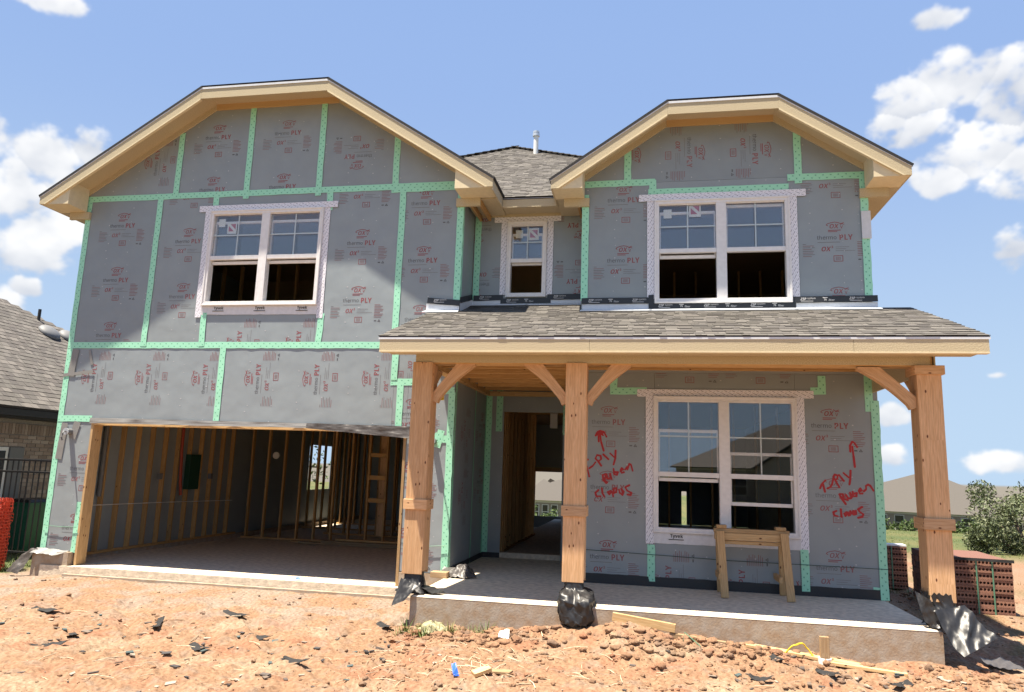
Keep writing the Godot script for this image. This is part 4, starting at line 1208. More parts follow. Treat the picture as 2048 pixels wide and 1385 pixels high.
func build_garage_front() -> void:
	span("garage_jamb", M.treated, Vector3(0.605, -0.20, -0.19), Vector3(0.645, 1.875, 0.012), house)
	span("garage_jamb", M.treated, Vector3(5.615, -0.20, -0.19), Vector3(5.655, 1.875, 0.012), house)
	span("garage_header", M.pale_pine, Vector3(0.60, 1.876, -0.19), Vector3(5.66, 1.915, 0.008), house)
	span("garage_header", M.pine, Vector3(0.60, 1.916, -0.15), Vector3(5.66, 2.30, -0.02), house)
	sheet("header_plastic", house, [Vector3(0.58, 1.985, 0.022), Vector3(4.2, 1.975, 0.02), Vector3(0.58, 1.90, 0.03), Vector3(4.2, 1.905, 0.028)], 0.018, 51, M.clear_plastic)
	sheet("header_plastic", house, [Vector3(4.15, 1.975, 0.026), Vector3(5.72, 1.96, 0.03), Vector3(4.15, 1.90, 0.035), Vector3(5.72, 1.79, 0.05)], 0.03, 52, M.grey_plastic)
	for q in [[0.26, 1.765], [6.055, 1.765]]:
		var l := part("light_stub", house, Vector3(q[0], q[1], 0.0))
		var mb := MB.new(); mb.tube([Vector3(0, 0, 0.0), Vector3(0, 0, 0.10)], 0.045, 14); put("box", mb.mesh(), M.grey, l)
		mb = MB.new(); mb.tube([Vector3(0, 0, 0.10), Vector3(0, 0, 0.115)], 0.052, 14); put("cover", mb.mesh(), M.metal, l)
		mb = MB.new(); mb.tube([Vector3(0.01, 0.0, 0.11), Vector3(0.02, 0.0, 0.16), Vector3(0.03, -0.03, 0.19), Vector3(0.02, -0.09, 0.20), Vector3(0.03, -0.14, 0.185)], 0.011, 6); put("wire", mb.mesh(), M.grey, l)
	# torn foil and membranes at the corner of the foundation
	sheet("corner_membrane", house, [Vector3(0.0, 0.02, 0.05), Vector3(0.56, 0.0, 0.05), Vector3(-0.02, -0.045, 0.16), Vector3(0.42, -0.06, 0.15)], 0.025, 53, M.clear_plastic)
	sheet("corner_membrane", house, [Vector3(-0.14, -0.01, 0.02), Vector3(0.06, 0.015, 0.09), Vector3(-0.42, -0.33, 0.12), Vector3(-0.16, -0.36, 0.16)], 0.05, 54, M.grey_plastic)
	# lump of plastic on the porch slab by the corner
	sleeve("corner_membrane", house, [[0.15, 6.60, 0.22, 0.02, 0.02], [0.12, 6.60, 0.22, 0.08, 0.07], [0.06, 6.60, 0.22, 0.13, 0.11], [0.012, 6.60, 0.22, 0.17, 0.14]], 55, M.grey_plastic)
	sheet("corner_membrane", house, [Vector3(6.30, 0.10, 0.04), Vector3(6.48, 0.09, 0.10), Vector3(6.26, 0.012, 0.18), Vector3(6.50, 0.012, 0.30)], 0.03, 56, M.grey_plastic)
	span("wood_block", M.old_wood, Vector3(6.22, 0.004, 0.28), Vector3(6.44, 0.075, 0.42), house)

func studs_x(x0: float, x1: float, step: float, z: float, y0: float, y1: float, m: Material) -> void:
	var x := x0
	while x <= x1:
		board("wall_stud", m, Vector3(x, (y0 + y1) * 0.5, z), Vector3(0.038, y1 - y0, 0.089), house)
		x += step
	span("wall_plate", m, Vector3(x0 - 0.1, y0 - 0.038, z - 0.045), Vector3(x1 + 0.1, y0 - 0.001, z + 0.045), house)

func studs_z(z0: float, z1: float, step: float, x: float, y0: float, y1: float, m: Material) -> void:
	var z := z0
	while z >= z1:
		board("wall_stud", m, Vector3(x, (y0 + y1) * 0.5, z), Vector3(0.089, y1 - y0, 0.038), house)
		z -= step
	span("wall_plate", m, Vector3(x - 0.045, y0 - 0.038, z1 - 0.1), Vector3(x + 0.045, y0 - 0.001, z0 + 0.1), house)

func build_interior() -> void:
	# outer walls that close the house
	var W: Material = M.sheath
	trim_box("side_wall", Vector3(0.0, -0.30, -8.7), Vector3(0.012, 5.5, -0.013), W)
	trim_box("side_wall", Vector3(0.0, -0.30, -12.3), Vector3(0.012, 5.5, -10.1), W)
	trim_box("side_wall", Vector3(0.0, -0.30, -10.1), Vector3(0.012, 0.70, -8.7), W)
	trim_box("side_wall", Vector3(0.0, 1.90, -10.1), Vector3(0.012, 5.5, -8.7), W)
	trim_box("side_wall", Vector3(11.828, 0.0, -12.3), Vector3(11.84, 5.4, -0.013), W)
	for q in [[0.013, 5.6, -0.32, 5.5], [5.6, 6.75, -0.32, 0.07], [5.6, 6.75, 1.52, 5.5], [6.75, 9.99, 0.0, 5.5], [9.99, 10.13, 0.95, 5.5], [10.13, 11.827, 0.0, 5.5]]:
		trim_box("rear_wall", Vector3(q[0], q[2], -12.3), Vector3(q[1], q[3], -12.288), W)
	trim_box("upper_floor", Vector3(0.013, 2.80, -12.28), Vector3(6.32, 3.06, -0.02), M.deck)
	trim_box("upper_floor", Vector3(8.075, 2.80, -12.28), Vector3(11.82, 3.06, -0.02), M.deck)
	trim_box("upper_floor", Vector3(6.321, 2.80, -12.28), Vector3(8.074, 3.06, -2.13), M.deck)
	trim_box("upper_floor", Vector3(6.331, 3.07, -2.14), Vector3(8.069, 3.10, -0.735), M.deck)
	trim_box("attic_floor", Vector3(0.013, 5.36, -12.28), Vector3(6.32, 5.40, -0.02), M.deck)
	trim_box("attic_floor", Vector3(8.075, 5.30, -12.28), Vector3(11.82, 5.34, -0.02), M.deck)
	trim_box("attic_floor", Vector3(6.321, 5.345, -12.28), Vector3(8.074, 5.385, -0.735), M.deck)
	# garage framing
	studs_z(-0.28, -5.1, 0.38, 0.060, -0.13, 2.75, M.pine)
	studs_x(0.33, 6.2, 0.395, -5.24, -0.21, 2.75, M.pine)
	span("wall_stud", M.pine, Vector3(6.18, -0.2, -5.0), Vector3(6.26, 2.75, -0.3), house)
	# doubled studs with blocking, like a ladder
	for y in [0.62, 1.10, 1.58, 2.05]:
		span("stud_blocking", M.pine, Vector3(3.12, y, -5.28), Vector3(3.48, y + 0.09, -5.20), house)
	board("wall_stud", M.cedar, Vector3(3.3, 1.3, -5.6), Vector3(0.20, 2.8, 0.04), house)
	# pipes, box and cable on the left framing
	var mb := MB.new(); mb.tube([Vector3(0.13, 2.6, -2.95), Vector3(0.14, 1.6, -2.95), Vector3(0.16, 1.0, -2.98), Vector3(0.18, 0.72, -3.0)], 0.028, 8); made("red_hose", mb, M.red, house)
	mb = MB.new(); mb.tube([Vector3(0.075, 2.6, -0.98), Vector3(0.075, 0.75, -0.98)], 0.035, 10); made("conduit", mb, M.grey, house)
	span("panel_box", M.dark_green, Vector3(0.02, 0.82, -3.62), Vector3(0.13, 1.50, -3.28), house)
	for z in [-2.35, -3.95]:
		span("outlet_box", M.grey, Vector3(0.10, 1.02, z), Vector3(0.17, 1.13, z - 0.08), house)
	span("outlet_box", M.white, Vector3(0.11, 0.18, -0.72), Vector3(0.125, 0.50, -0.60), house)
	span("outlet_box", M.grey, Vector3(0.02, 1.08, -0.42), Vector3(0.08, 1.16, -0.70), house)
	mb = MB.new(); mb.tube([Vector3(0.13, 0.62, -0.8), Vector3(0.13, 0.60, -2.6), Vector3(0.13, 0.56, -4.9)], 0.006, 5); made("cable", mb, M.white, house)
	mb = MB.new(); mb.tube([Vector3(0.95, 1.55, -5.15), Vector3(0.95, 1.55, -5.12)], 0.075, 16); made("lamp_disc", mb, M.white, house)
	# boards stacked along the foot of the rear framing
	for i in 5:
		span("stacked_board", M.old_wood if i % 2 else M.pine, Vector3(1.6 + 0.25 * i, -0.245 + 0.04 * (i / 2), -4.95 + 0.14 * (i % 2)), Vector3(5.2 + 0.1 * i, -0.208 + 0.04 * (i / 2), -4.82 + 0.14 * (i % 2)), house)
	# rooms behind the garage and behind the windows
	studs_x(1.5, 6.2, 0.4, -6.9, -0.21, 2.75, M.pine)
	studs_x(0.3, 5.6, 0.4, -8.2, -0.21, 2.75, M.pine)
	studs_x(0.5, 5.6, 0.4, -9.9, -0.21, 2.75, M.pine)
	studs_x(0.5, 6.2, 0.4, -3.2, 3.1, 5.3, M.pine)
	studs_x(8.3, 11.7, 0.4, -4.2, 3.1, 5.3, M.pine)
	studs_x(8.2, 11.7, 0.4, -4.6, 0.04, 2.75, M.pine)
	trim_box("partition", Vector3(0.05, 3.07, -4.6), Vector3(6.3, 5.35, -4.58), M.deck)
	trim_box("partition", Vector3(8.1, 3.07, -6.0), Vector3(11.8, 5.3, -5.98), M.deck)
	trim_box("partition", Vector3(6.34, 3.11, -3.0), Vector3(8.06, 5.34, -2.98), M.deck)
	trim_box("partition", Vector3(8.1, 0.0, -12.2), Vector3(8.12, 2.79, -2.2), M.deck)
	trim_box("partition", Vector3(4.6, 0.0, -12.2), Vector3(4.62, 2.79, -8.3), M.deck)
	# entry: studs at the left of the hall, door framing, hall fittings
	for i in 5:
		board("wall_stud", M.pine, Vector3(6.585 - 0.012 * (i % 2), 1.32, -2.17 - 0.085 * i), Vector3(0.089, 2.60, 0.038), house)
	studs_z(-2.75, -6.5, 0.4, 6.50, 0.04, 2.75, M.pine)
	studs_z(-2.3, -6.5, 0.4, 7.95, 0.04, 2.75, M.pine)
	span("door_header", M.pine, Vector3(6.63, 2.362, -2.24), Vector3(7.62, 2.56, -2.115), house)
	made_box("door_sill", Vector3(6.63, 0.004, -2.22), Vector3(7.62, 0.085, -2.09), M.concrete)
	for i in 6: span("ceiling_joist", M.pine, Vector3(6.45, 2.56, -2.7 - 0.5 * i), Vector3(7.95, 2.78, -2.66 - 0.5 * i), house)
	for q in [[7.25, 2.18, -3.4], [7.42, 2.12, -3.9]]:
		made_box("ceiling_box", Vector3(q[0], q[1], q[2]), Vector3(q[0] + 0.13, q[1] + 0.3, q[2] + 0.1), M.white)
	# frame of the rear hall window
	for q in [[5.6, 6.75, 1.38, 1.52], [5.6, 5.68, 0.07, 1.38], [6.67, 6.75, 0.07, 1.38]]:
		span("rear_window_frame", M.pale_pine, Vector3(q[0], q[2], -12.28), Vector3(q[1], q[3], -12.2), house)

# ---------------------------------------------------------------- things round the house
func build_sawhorse() -> void:
	var o := thing("sawhorse", "wooden sawhorse standing on the porch in front of the lower window", "sawhorse", Vector3(10.2, 0.0, 0.36))
	var m: Material = M.treated
	span("top_rail", m, Vector3(-0.42, 0.74, -0.045), Vector3(0.46, 0.79, 0.045), o)
	span("top_rail", m, Vector3(-0.41, 0.655, 0.022), Vector3(0.45, 0.738, 0.055), o)
	span("top_rail", m, Vector3(-0.41, 0.655, -0.055), Vector3(0.45, 0.738, -0.022), o)
	span("lower_rail", m, Vector3(-0.36, 0.605, -0.02), Vector3(0.40, 0.648, 0.02), o)
	for x in [-0.33, 0.36]:
		span("cap_block", m, Vector3(x - 0.06, 0.792, -0.06), Vector3(x + 0.06, 0.83, 0.06), o)
		for s in [-1.0, 1.0]:
			var lx: float = x + (0.03 if x > 0 else -0.02)
			beam("leg", m, Vector3(lx, 0.76, 0.075 * s), Vector3(lx + 0.03, 0.008, 0.24 * s), 0.09, 0.038, o, Vector3.BACK)
		span("brace", m, Vector3(x - 0.06, 0.20, -0.21), Vector3(x - 0.02, 0.27, 0.21), o)

var brick_cache := {}
func cored_brick(tone: int) -> ArrayMesh:
	if brick_cache.has(tone): return brick_cache[tone]
	var mb := MB.new()
	var base: Color = [Color(0.36, 0.19, 0.135), Color(0.31, 0.165, 0.12), Color(0.41, 0.225, 0.16), Color(0.27, 0.14, 0.105)][tone]
	mb.col = base
	var L := 0.235
	var H := 0.088
	var D := 0.09
	var n := 5
	var cw := L / n
	for i in n:
		var c := Vector2(-L * 0.5 + cw * (i + 0.5), 0)
		var hexa := []
		var sq := []
		for k in 8:
			var a := TAU * (k + 0.5) / 8
			hexa.append(c + Vector2(cos(a), sin(a)) * 0.0195)
			var d := Vector2(cos(a), sin(a))
			d /= maxf(absf(d.x), absf(d.y))
			sq.append(c + Vector2(d.x * cw * 0.5, d.y * H * 0.5))
		mb.col = base
		for k in 8:
			var l: int = (k + 1) % 8
			mb.face([v3(sq[k]), v3(sq[l]), v3(hexa[l]), v3(hexa[k])], Vector3.BACK)
			mb.face([v3(hexa[k]), v3(hexa[l]), v3(hexa[l]) - Vector3(0, 0, 0.05), v3(hexa[k]) - Vector3(0, 0, 0.05)], v3(c) - v3(hexa[k]))
		# square off the corners that the eight-sided ring leaves
		for sx in [-1.0, 1.0]:
			for sy in [-1.0, 1.0]:
				var cor := c + Vector2(sx * cw * 0.5, sy * H * 0.5)
				var near := []
				for k in 8:
					if signf(sq[k].x - c.x) == sx and signf(sq[k].y - c.y) == sy: near.append(sq[k])
				if near.size() == 2: mb.face([v3(cor), v3(near[0]), v3(near[1])], Vector3.BACK)
		var bot := []
		for k in 8: bot.append(v3(hexa[k]) - Vector3(0, 0, 0.05))
		mb.face(bot, Vector3.BACK)
	for q in [[Vector3(-L / 2, -H / 2, 0), Vector3(L / 2, -H / 2, 0), Vector3(0, -H, 0)], [Vector3(L / 2, -H / 2, 0), Vector3(L / 2, H / 2, 0), Vector3(L, 0, 0)], [Vector3(L / 2, H / 2, 0), Vector3(-L / 2, H / 2, 0), Vector3(0, H, 0)], [Vector3(-L / 2, H / 2, 0), Vector3(-L / 2, -H / 2, 0), Vector3(-L, 0, 0)]]:
		mb.face([q[0], q[1], q[1] - Vector3(0, 0, D), q[0] - Vector3(0, 0, D)], q[2])
	brick_cache[tone] = mb.mesh()
	return brick_cache[tone]

func v3(p: Vector2) -> Vector3: return Vector3(p.x, p.y, 0)

func brick_pack(label: String, at: Vector3, turn: float, cols: int, rows: int, deep: int, top_cloth: bool) -> void:
	var o := thing("brick_pack", label, "bricks", at, "strapped packs of bricks beside the house")
	o.rotation.y = turn
	var L := 0.24
	var H := 0.092
	var plain := []
	for t in 4:
		var mb := MB.new()
		mb.col = [Color(0.27, 0.13, 0.09), Color(0.22, 0.115, 0.085), Color(0.31, 0.155, 0.105), Color(0.19, 0.10, 0.078)][t]
		mb.box(Vector3(-0.108, -0.043, -0.043), Vector3(0.108, 0.043, 0.043))
		plain.append(mb.mesh())
	for r in rows:
		for c in cols:
			var j := Vector3(rng.randf_range(-0.004, 0.004), 0, rng.randf_range(-0.008, 0.006))
			put("brick", cored_brick(rng.randi() % 4), M.brick, o, Transform3D(Basis(Vector3.BACK, rng.randf_range(-0.006, 0.006)), Vector3((c - (cols - 1) * 0.5) * L, H * (r + 0.5), 0) + j))
		for d in deep:
			put("brick", plain[rng.randi() % 4], M.brick, o, Transform3D(Basis(Vector3.UP, PI / 2), Vector3(-(cols * 0.5) * L + 0.05 + rng.randf_range(-0.006, 0.004), H * (r + 0.5), -0.21 - d * 0.225)))
	var core := MB.new()
	core.col = Color(0.24, 0.125, 0.095)
	core.box(Vector3(-(cols * 0.5) * L + 0.10, 0.0, -0.1 - deep * 0.225), Vector3(cols * 0.5 * L - 0.01, rows * H - 0.002, -0.094))
	put("brick_core", core.mesh(), M.brick, o)
	for x in ([-0.42, -0.15, 0.12, 0.40] if cols > 4 else [-0.28, 0.22, 0.02] if cols > 2 else [-0.1, 0.12]):
		made_box("strap", Vector3(x, 0.0, 0.008), Vector3(x + 0.018, rows * H + 0.004, 0.013), M.green, o)
	if top_cloth:
		sheet("top_cloth", o, [Vector3(-cols * 0.5 * L - 0.02, rows * H + 0.015, 0.02), Vector3(cols * 0.5 * L + 0.02, rows * H + 0.012, 0.02), Vector3(-cols * 0.5 * L - 0.02, rows * H - 0.025, 0.024), Vector3(cols * 0.5 * L + 0.02, rows * H - 0.03, 0.024)], 0.006, 62, M.black_sheet)
	else:
		made_box("top_board", Vector3(-cols * 0.5 * L, rows * H + 0.004, -0.3), Vector3(cols * 0.5 * L, rows * H + 0.03, 0.0), M.white, o)

func build_fence_and_bin() -> void:
	var f := thing("metal_fence", "black metal picket fence between the two houses", "fence", Vector3(-1.5, -0.42, -1.2))
	span("rail", M.black_metal, Vector3(-1.4, 1.70, -0.015), Vector3(1.45, 1.735, 0.015), f)
	span("rail", M.black_metal, Vector3(-1.4, 1.50, -0.015), Vector3(1.45, 1.535, 0.015), f)
	span("rail", M.black_metal, Vector3(-1.4, 0.16, -0.015), Vector3(1.45, 0.195, 0.015), f)
	for i in 26:
		board("picket", M.black_metal, Vector3(-1.36 + i * 0.11, 0.91, 0.0), Vector3(0.019, 1.66, 0.019), f)
	for x in [-1.42, 1.47]:
		board("fence_post", M.black_metal, Vector3(x, 0.86, 0.0), Vector3(0.055, 1.84, 0.055), f)
	# wheeled bin
	var b := thing("wheeled_bin", "dark green wheeled refuse bin behind the black fence", "bin", Vector3(-2.5, -0.43, -2.35))
	var mb := MB.new()
	var lo := [Vector3(-0.20, 0.06, 0.22), Vector3(0.20, 0.06, 0.22), Vector3(0.20, 0.06, -0.2), Vector3(-0.20, 0.06, -0.2)]
	var hi := [Vector3(-0.27, 0.92, 0.30), Vector3(0.27, 0.92, 0.30), Vector3(0.27, 0.92, -0.3), Vector3(-0.27, 0.92, -0.3)]
	for i in 4:
		var j := (i + 1) % 4
		mb.face([lo[i], lo[j], hi[j], hi[i]], lo[i] + lo[j] - Vector3(0, 0.12, 0))
	mb.face(lo, Vector3.DOWN)
	put("body", mb.mesh(), M.bin, b)
	span("rim", M.bin, Vector3(-0.29, 0.90, -0.32), Vector3(0.29, 0.945, 0.32), b)
	mb = MB.new(); mb.prism([Vector2(-0.30, 0.948), Vector2(0.30, 0.948), Vector2(0.26, 1.0), Vector2(-0.26, 1.0)], -0.33, 0.33); put("lid", mb.mesh(), M.black_metal, b)
	mb = MB.new(); mb.tube([Vector3(-0.24, 0.94, -0.37), Vector3(0.24, 0.94, -0.37)], 0.018, 8); put("handle", mb.mesh(), M.bin, b)
	for x in [-0.23, 0.23]:
		mb = MB.new(); mb.tube([Vector3(x - 0.025, 0.1, -0.26), Vector3(x + 0.025, 0.1, -0.26)], 0.1, 14); put("wheel", mb.mesh(), M.black_metal, b)
	# roll of orange net
	var r := thing("barrier_net_roll", "bundle of orange plastic barrier netting standing before the fence", "netting", Vector3(-1.06, -0.40, -0.25))
	for layer_i in 3:
		mb = MB.new()
		var rad := 0.165 - 0.03 * layer_i
		var nz := noise(2.0, 2, 70 + layer_i)
		var P := func(a: float, y: float) -> Vector3:
			var q := rad * (1.0 + 0.28 * nz.get_noise_2d(a * 1.3, y * 2.5))
			return Vector3(cos(a) * q, y, sin(a) * q)
		for i in 26:
			var a0 := TAU * i / 26
			var a1 := TAU * (i + 1) / 26
			for j in 22:
				var y0 := j * 0.05 + 0.004
				mb.bar(P.call(a0, y0), P.call(a0, y0 + 0.05), 0.008, 0.004)
				mb.bar(P.call(a0, y0), P.call(a1, y0 + (0.012 if i % 2 else -0.004)), 0.004, 0.014)
		put("net_layer", mb.mesh(), M.orange_net, r)

func build_neighbour() -> void:
	var o := thing("brick_house", "neighbouring brick house with a steep grey shingle roof and dark gutter", "house")
	var wx := -2.9
	made_box("wall", Vector3(-12.0, -0.8, -11.0), Vector3(wx - 0.02, 2.12, 7.0), M.mortar, o)
	# bricks that can be seen over and through the fence
	var tones := [Color(0.42, 0.36, 0.31), Color(0.50, 0.44, 0.39), Color(0.35, 0.295, 0.255), Color(0.56, 0.50, 0.45), Color(0.45, 0.375, 0.32)]
	var mesh_of := []
	for t in tones:
		var mb := MB.new()
		mb.col = t
		mb.box(Vector3(-0.05, -0.032, -0.099), Vector3(0.0, 0.032, 0.099))
		mesh_of.append(mb.mesh())
	var n := 0
	for r in 29:
		var z := -1.55 - (0.105 if r % 2 else 0.0)
		var y := 1.72 - r * 0.075
		while z > -3.7 and n < 300:
			put("brick", mesh_of[rng.randi() % 5], M.brick, o, Transform3D(Basis(), Vector3(wx + rng.randf_range(-0.003, 0.003), y, z)))
			z -= 0.21
			n += 1
	var sold := []
	for t in 3:
		var mb := MB.new()
		mb.col = tones[t]
		mb.box(Vector3(-0.05, -0.1, -0.032), Vector3(0.002, 0.1, 0.032))
		sold.append(mb.mesh())
	for i in 34:
		put("soldier_brick", sold[rng.randi() % 3], M.brick, o, Transform3D(Basis(), Vector3(wx, 1.87, -1.4 - i * 0.074)))
	# shutter and window beside it
	span("shutter", M.grey, Vector3(wx, 0.35, -2.42), Vector3(wx + 0.04, 1.52, -2.10), o)
	span("shutter", M.grey, Vector3(wx, 0.35, -1.3), Vector3(wx + 0.04, 1.52, -0.98), o)
	var w := part("window", o)
	span("frame", M.white, Vector3(wx, 0.35, -2.08), Vector3(wx + 0.02, 1.52, -1.32), w)
	span("pane", M.window_dark, Vector3(wx + 0.021, 0.42, -2.02), Vector3(wx + 0.026, 1.45, -1.38), w)
	# eave, gutter and roof
	made_box("gutter", Vector3(-2.50, 2.09, -11.0), Vector3(-2.37, 2.21, 7.0), M.gutter, o)
	made_box("fascia", Vector3(-2.53, 2.06, -11.0), Vector3(-2.502, 2.26, 7.0), M.gutter, o)
	made_box("soffit", Vector3(wx, 2.05, -11.0), Vector3(-2.531, 2.07, 7.0), M.gutter, o)
	var k := 0.8
	var P := func(x: float, z: float) -> Vector3: return Vector3(x, 2.25 + k * (-2.4 - x), z)
	plane_slab("roof_slope", [P.call(-2.4, 7.0), P.call(-2.4, -10.85), P.call(-6.4, -2.7), P.call(-6.4, 7.0)], 0.04, M.shingle_far, o)
	plane_slab("roof_slope", [P.call(-2.4, -10.85), P.call(-6.4, -2.7), Vector3(-10.4, 2.25, -10.85)], 0.04, M.shingle_far, o)
	plane_slab("roof_slope", [Vector3(-10.4, 2.25, 7.0), Vector3(-10.4, 2.25, -10.85), P.call(-6.4, -2.7), P.call(-6.4, 7.0)], 0.04, M.shingle_far, o)
	var s := Vector3(-1, k, 0).normalized()
	var expo := 0.142
	var xr := func(r: int) -> Array:
		var x: float = -2.4 + s.x * r * expo
		return [0.2 + r * 0.07, minf(2.6 + r * 0.1, 10.25 - 2.04 * (-2.4 - x))]
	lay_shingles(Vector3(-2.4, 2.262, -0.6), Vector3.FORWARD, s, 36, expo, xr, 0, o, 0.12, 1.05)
	# roof vents and pipe
	for q in [[-4.86, -4.65], [-4.86, -5.25]]:
		var at: Vector3 = P.call(q[0], q[1])
		var v := part("roof_vent", o, at)
		var rows := []
		for j in 9:
			var row := []
			for i in 17:
				var a := TAU * i / 16
				var rr := 0.26 * cos(j / 8.0 * PI * 0.5)
				row.append(Vector3(cos(a) * rr * 0.75, 0, sin(a) * rr) + Vector3(0.05, 0, 0) + Vector3(0.62, 0.78, 0) * 0.13 * sin(j / 8.0 * PI * 0.5) - Vector3(cos(a) * rr * 0.75, 0, 0) * 0.0 + Vector3(0, -0.8 * cos(a) * rr * 0.75, 0))
			rows.append(row)
		put("hood", grid_mesh(rows), M.grey, v)
	var pt: Vector3 = P.call(-5.25, -4.75)
	var mb2 := MB.new(); mb2.tube([pt - Vector3(0, 0.1, 0), pt + Vector3(0, 0.28, 0)], 0.035, 10); made("vent_pipe", mb2, M.gutter, o)

# a house some way off: hip roof over brick walls, windows with panes
func far_house(nm: String, label: String, at: Vector3, turn: float, w: float, d: float, wall: float, rise: float, ridge: float, wins: Array, gables: Array = [], outline: Array = []) -> Node3D:
	var o := thing(nm, label, "house", at, "houses beyond the building plot")
	o.rotation.y = turn
	made_box("wall", Vector3(-w / 2, -1.2, -d), Vector3(w / 2, wall, 0), M.far_wall, o)
	made_box("frieze", Vector3(-w / 2 - 0.02, wall - 0.25, -d - 0.02), Vector3(w / 2 + 0.02, wall, 0.02), M.far_trim, o)
	var e := 0.45
	var A := Vector3(-w / 2 - e, wall, e)
	var B := Vector3(w / 2 + e, wall, e)
	var C := Vector3(w / 2 + e, wall, -d - e)
	var D := Vector3(-w / 2 - e, wall, -d - e)
	var r0 := Vector3(-ridge / 2, wall + rise, -d / 2)
	var r1 := Vector3(ridge / 2, wall + rise, -d / 2)
	if outline.size():      # a steep roof whose top edge follows the outline, left to right
		for side in [1.0, -1.0]:
			var lift := func(p: Vector2) -> Vector3: return Vector3(p.x, p.y, -d / 2 + side * (d / 2 + e - (p.y - wall) / 0.85))
			var ring := [lift.call(Vector2((A.x + B.x) * 0.5, wall)), lift.call(Vector2(B.x, wall))]
			for i in outline.size(): ring.append(lift.call(outline[outline.size() - 1 - i]))
			ring.append(lift.call(Vector2(A.x, wall)))
			var mb := MB.new()
			for i in range(1, ring.size() - 1): mb.face([ring[0], ring[i], ring[i + 1]], Vector3(0, 1, side))
			made("roof_slope", mb, M.shingle_far, o)
			for x in [A.x, B.x]:
				made_box("barge_board", Vector3(x - 0.05, wall - 0.1, -d / 2 + side * (d / 2 + e) - 0.1), Vector3(x + 0.05, wall + 0.12, -d / 2 + side * (d / 2 + e) + 0.1), M.far_trim, o)
		for x in [-w / 2, w / 2]:
			var g := MB.new()
			var top: float = outline[0].y if x < 0 else outline[-1].y
			g.face([Vector3(x, wall, 0), Vector3(x, wall, -d), Vector3(x, top - 0.1, -d / 2 - 0.5), Vector3(x, top - 0.1, -d / 2 + 0.5)], Vector3(x, 0, 0))
			made("gable", g, M.far_wall, o)
	else:
		for q in [[A, B, r1, r0], [B, C, r1], [C, D, r0, r1], [D, A, r0]]:
			plane_slab("roof_slope", q, 0.12, M.shingle_far, o)
	for g in gables:       # [centre x, half width, wall top, rise, depth forwards]
		made_box("wall", Vector3(g[0] - g[1] + 0.3, -1.2, 0.01), Vector3(g[0] + g[1] - 0.3, g[2], g[4] - 0.3), M.far_wall, o)
		var mb := MB.new()
		mb.prism([Vector2(g[0] - g[1] + 0.3, g[2]), Vector2(g[0] + g[1] - 0.3, g[2]), Vector2(g[0], g[2] + g[3] * 0.9)], 0.0, g[4] - 0.3)
		made("gable", mb, M.far_wall, o)
		var p0 := Vector3(g[0], g[2] + g[3], g[4])
		var p1 := Vector3(g[0], g[2] + g[3], -d / 2)
		plane_slab("roof_slope", [Vector3(g[0] - g[1], g[2], g[4]), p0, p1, Vector3(g[0] - g[1], g[2], -d / 2)], 0.12, M.shingle_far, o)
		plane_slab("roof_slope", [Vector3(g[0] + g[1], g[2], g[4]), p0, p1, Vector3(g[0] + g[1], g[2], -d / 2)], 0.12, M.shingle_far, o)
	for q in wins:         # [x, y, w, h]
		var wn := part("window", o, Vector3(q[0], q[1], 0.0))
		made_box("frame", Vector3(-0.08, -0.08, 0.0), Vector3(q[2] + 0.08, q[3] + 0.08, 0.04), M.far_trim, wn)
		made_box("pane", Vector3(0, 0, 0.041), Vector3(q[2], q[3], 0.06), M.window_dark, wn)
		made_box("muntin", Vector3(0, q[3] * 0.5 - 0.03, 0.061), Vector3(q[2], q[3] * 0.5 + 0.03, 0.08), M.far_trim, wn)
	return o

# ---------------------------------------------------------------- plants
func leaves(r: RandomNumberGenerator, n: int, inside: Callable, size: float, tones: Array) -> MB:
	var mb := MB.new()
	for i in n:
		var p: Vector3 = inside.call(r)
		var c: Color = tones[r.randi() % tones.size()]
		mb.col = c * r.randf_range(0.8, 1.2)
		mb.col.a = 1.0
		var d := Vector3(r.randfn(), r.randfn(), r.randfn()).normalized()
		var e := d.cross(Vector3(r.randfn(), r.randfn(), r.randfn())).normalized()
		var s := size * r.randf_range(0.6, 1.3)
		mb.face([p - d * s, p + e * s * 0.42, p + d * s, p - e * s * 0.42], d.cross(e))
	return mb

func shrub(nm: String, label: String, category: String, at: Vector3, w: float, h: float, n: int, size: float, sd: int, tones: Array, group := "") -> void:
	var o := thing(nm, label, category, at, group)
	var r := RandomNumberGenerator.new()
	r.seed = sd
	var lumps := []
	for i in 24:
		var a := r.randf() * TAU
		var y := r.randf_range(0.10, 0.82) if i < 14 else 0.16
		var k := sqrt(r.randf()) * w * 0.5 * (1.0 - absf(y - 0.42) * 0.8)
		lumps.append([Vector3(cos(a) * k, y * h, sin(a) * k), r.randf_range(0.16, 0.34) * minf(w, h)])
	var inside := func(q: RandomNumberGenerator) -> Vector3:
		var l: Array = lumps[q.randi() % lumps.size()]
		var v: Vector3 = Vector3(q.randfn(), q.randfn(), q.randfn()).normalized() * l[1] * pow(q.randf(), 0.42)
		var p: Vector3 = l[0] + v
		p.y = maxf(p.y, 0.04)
		return p
	var crown := leaves(r, n, inside, size, tones)
	put("crown", crown.mesh(), M.leaf, o)
	var mb := MB.new()
	for i in 7:
		var l: Array = lumps[i]
		var foot := Vector3(r.randf_range(-0.06, 0.06), -0.2, r.randf_range(-0.06, 0.06)) * w
		mb.tube([foot, foot.lerp(l[0], 0.5) + Vector3(r.randf_range(-0.05, 0.05), 0.05, 0) * w, l[0]], 0.012 * maxf(w, 1.0), 6)
	put("stems", mb.mesh(), M.bark, o)

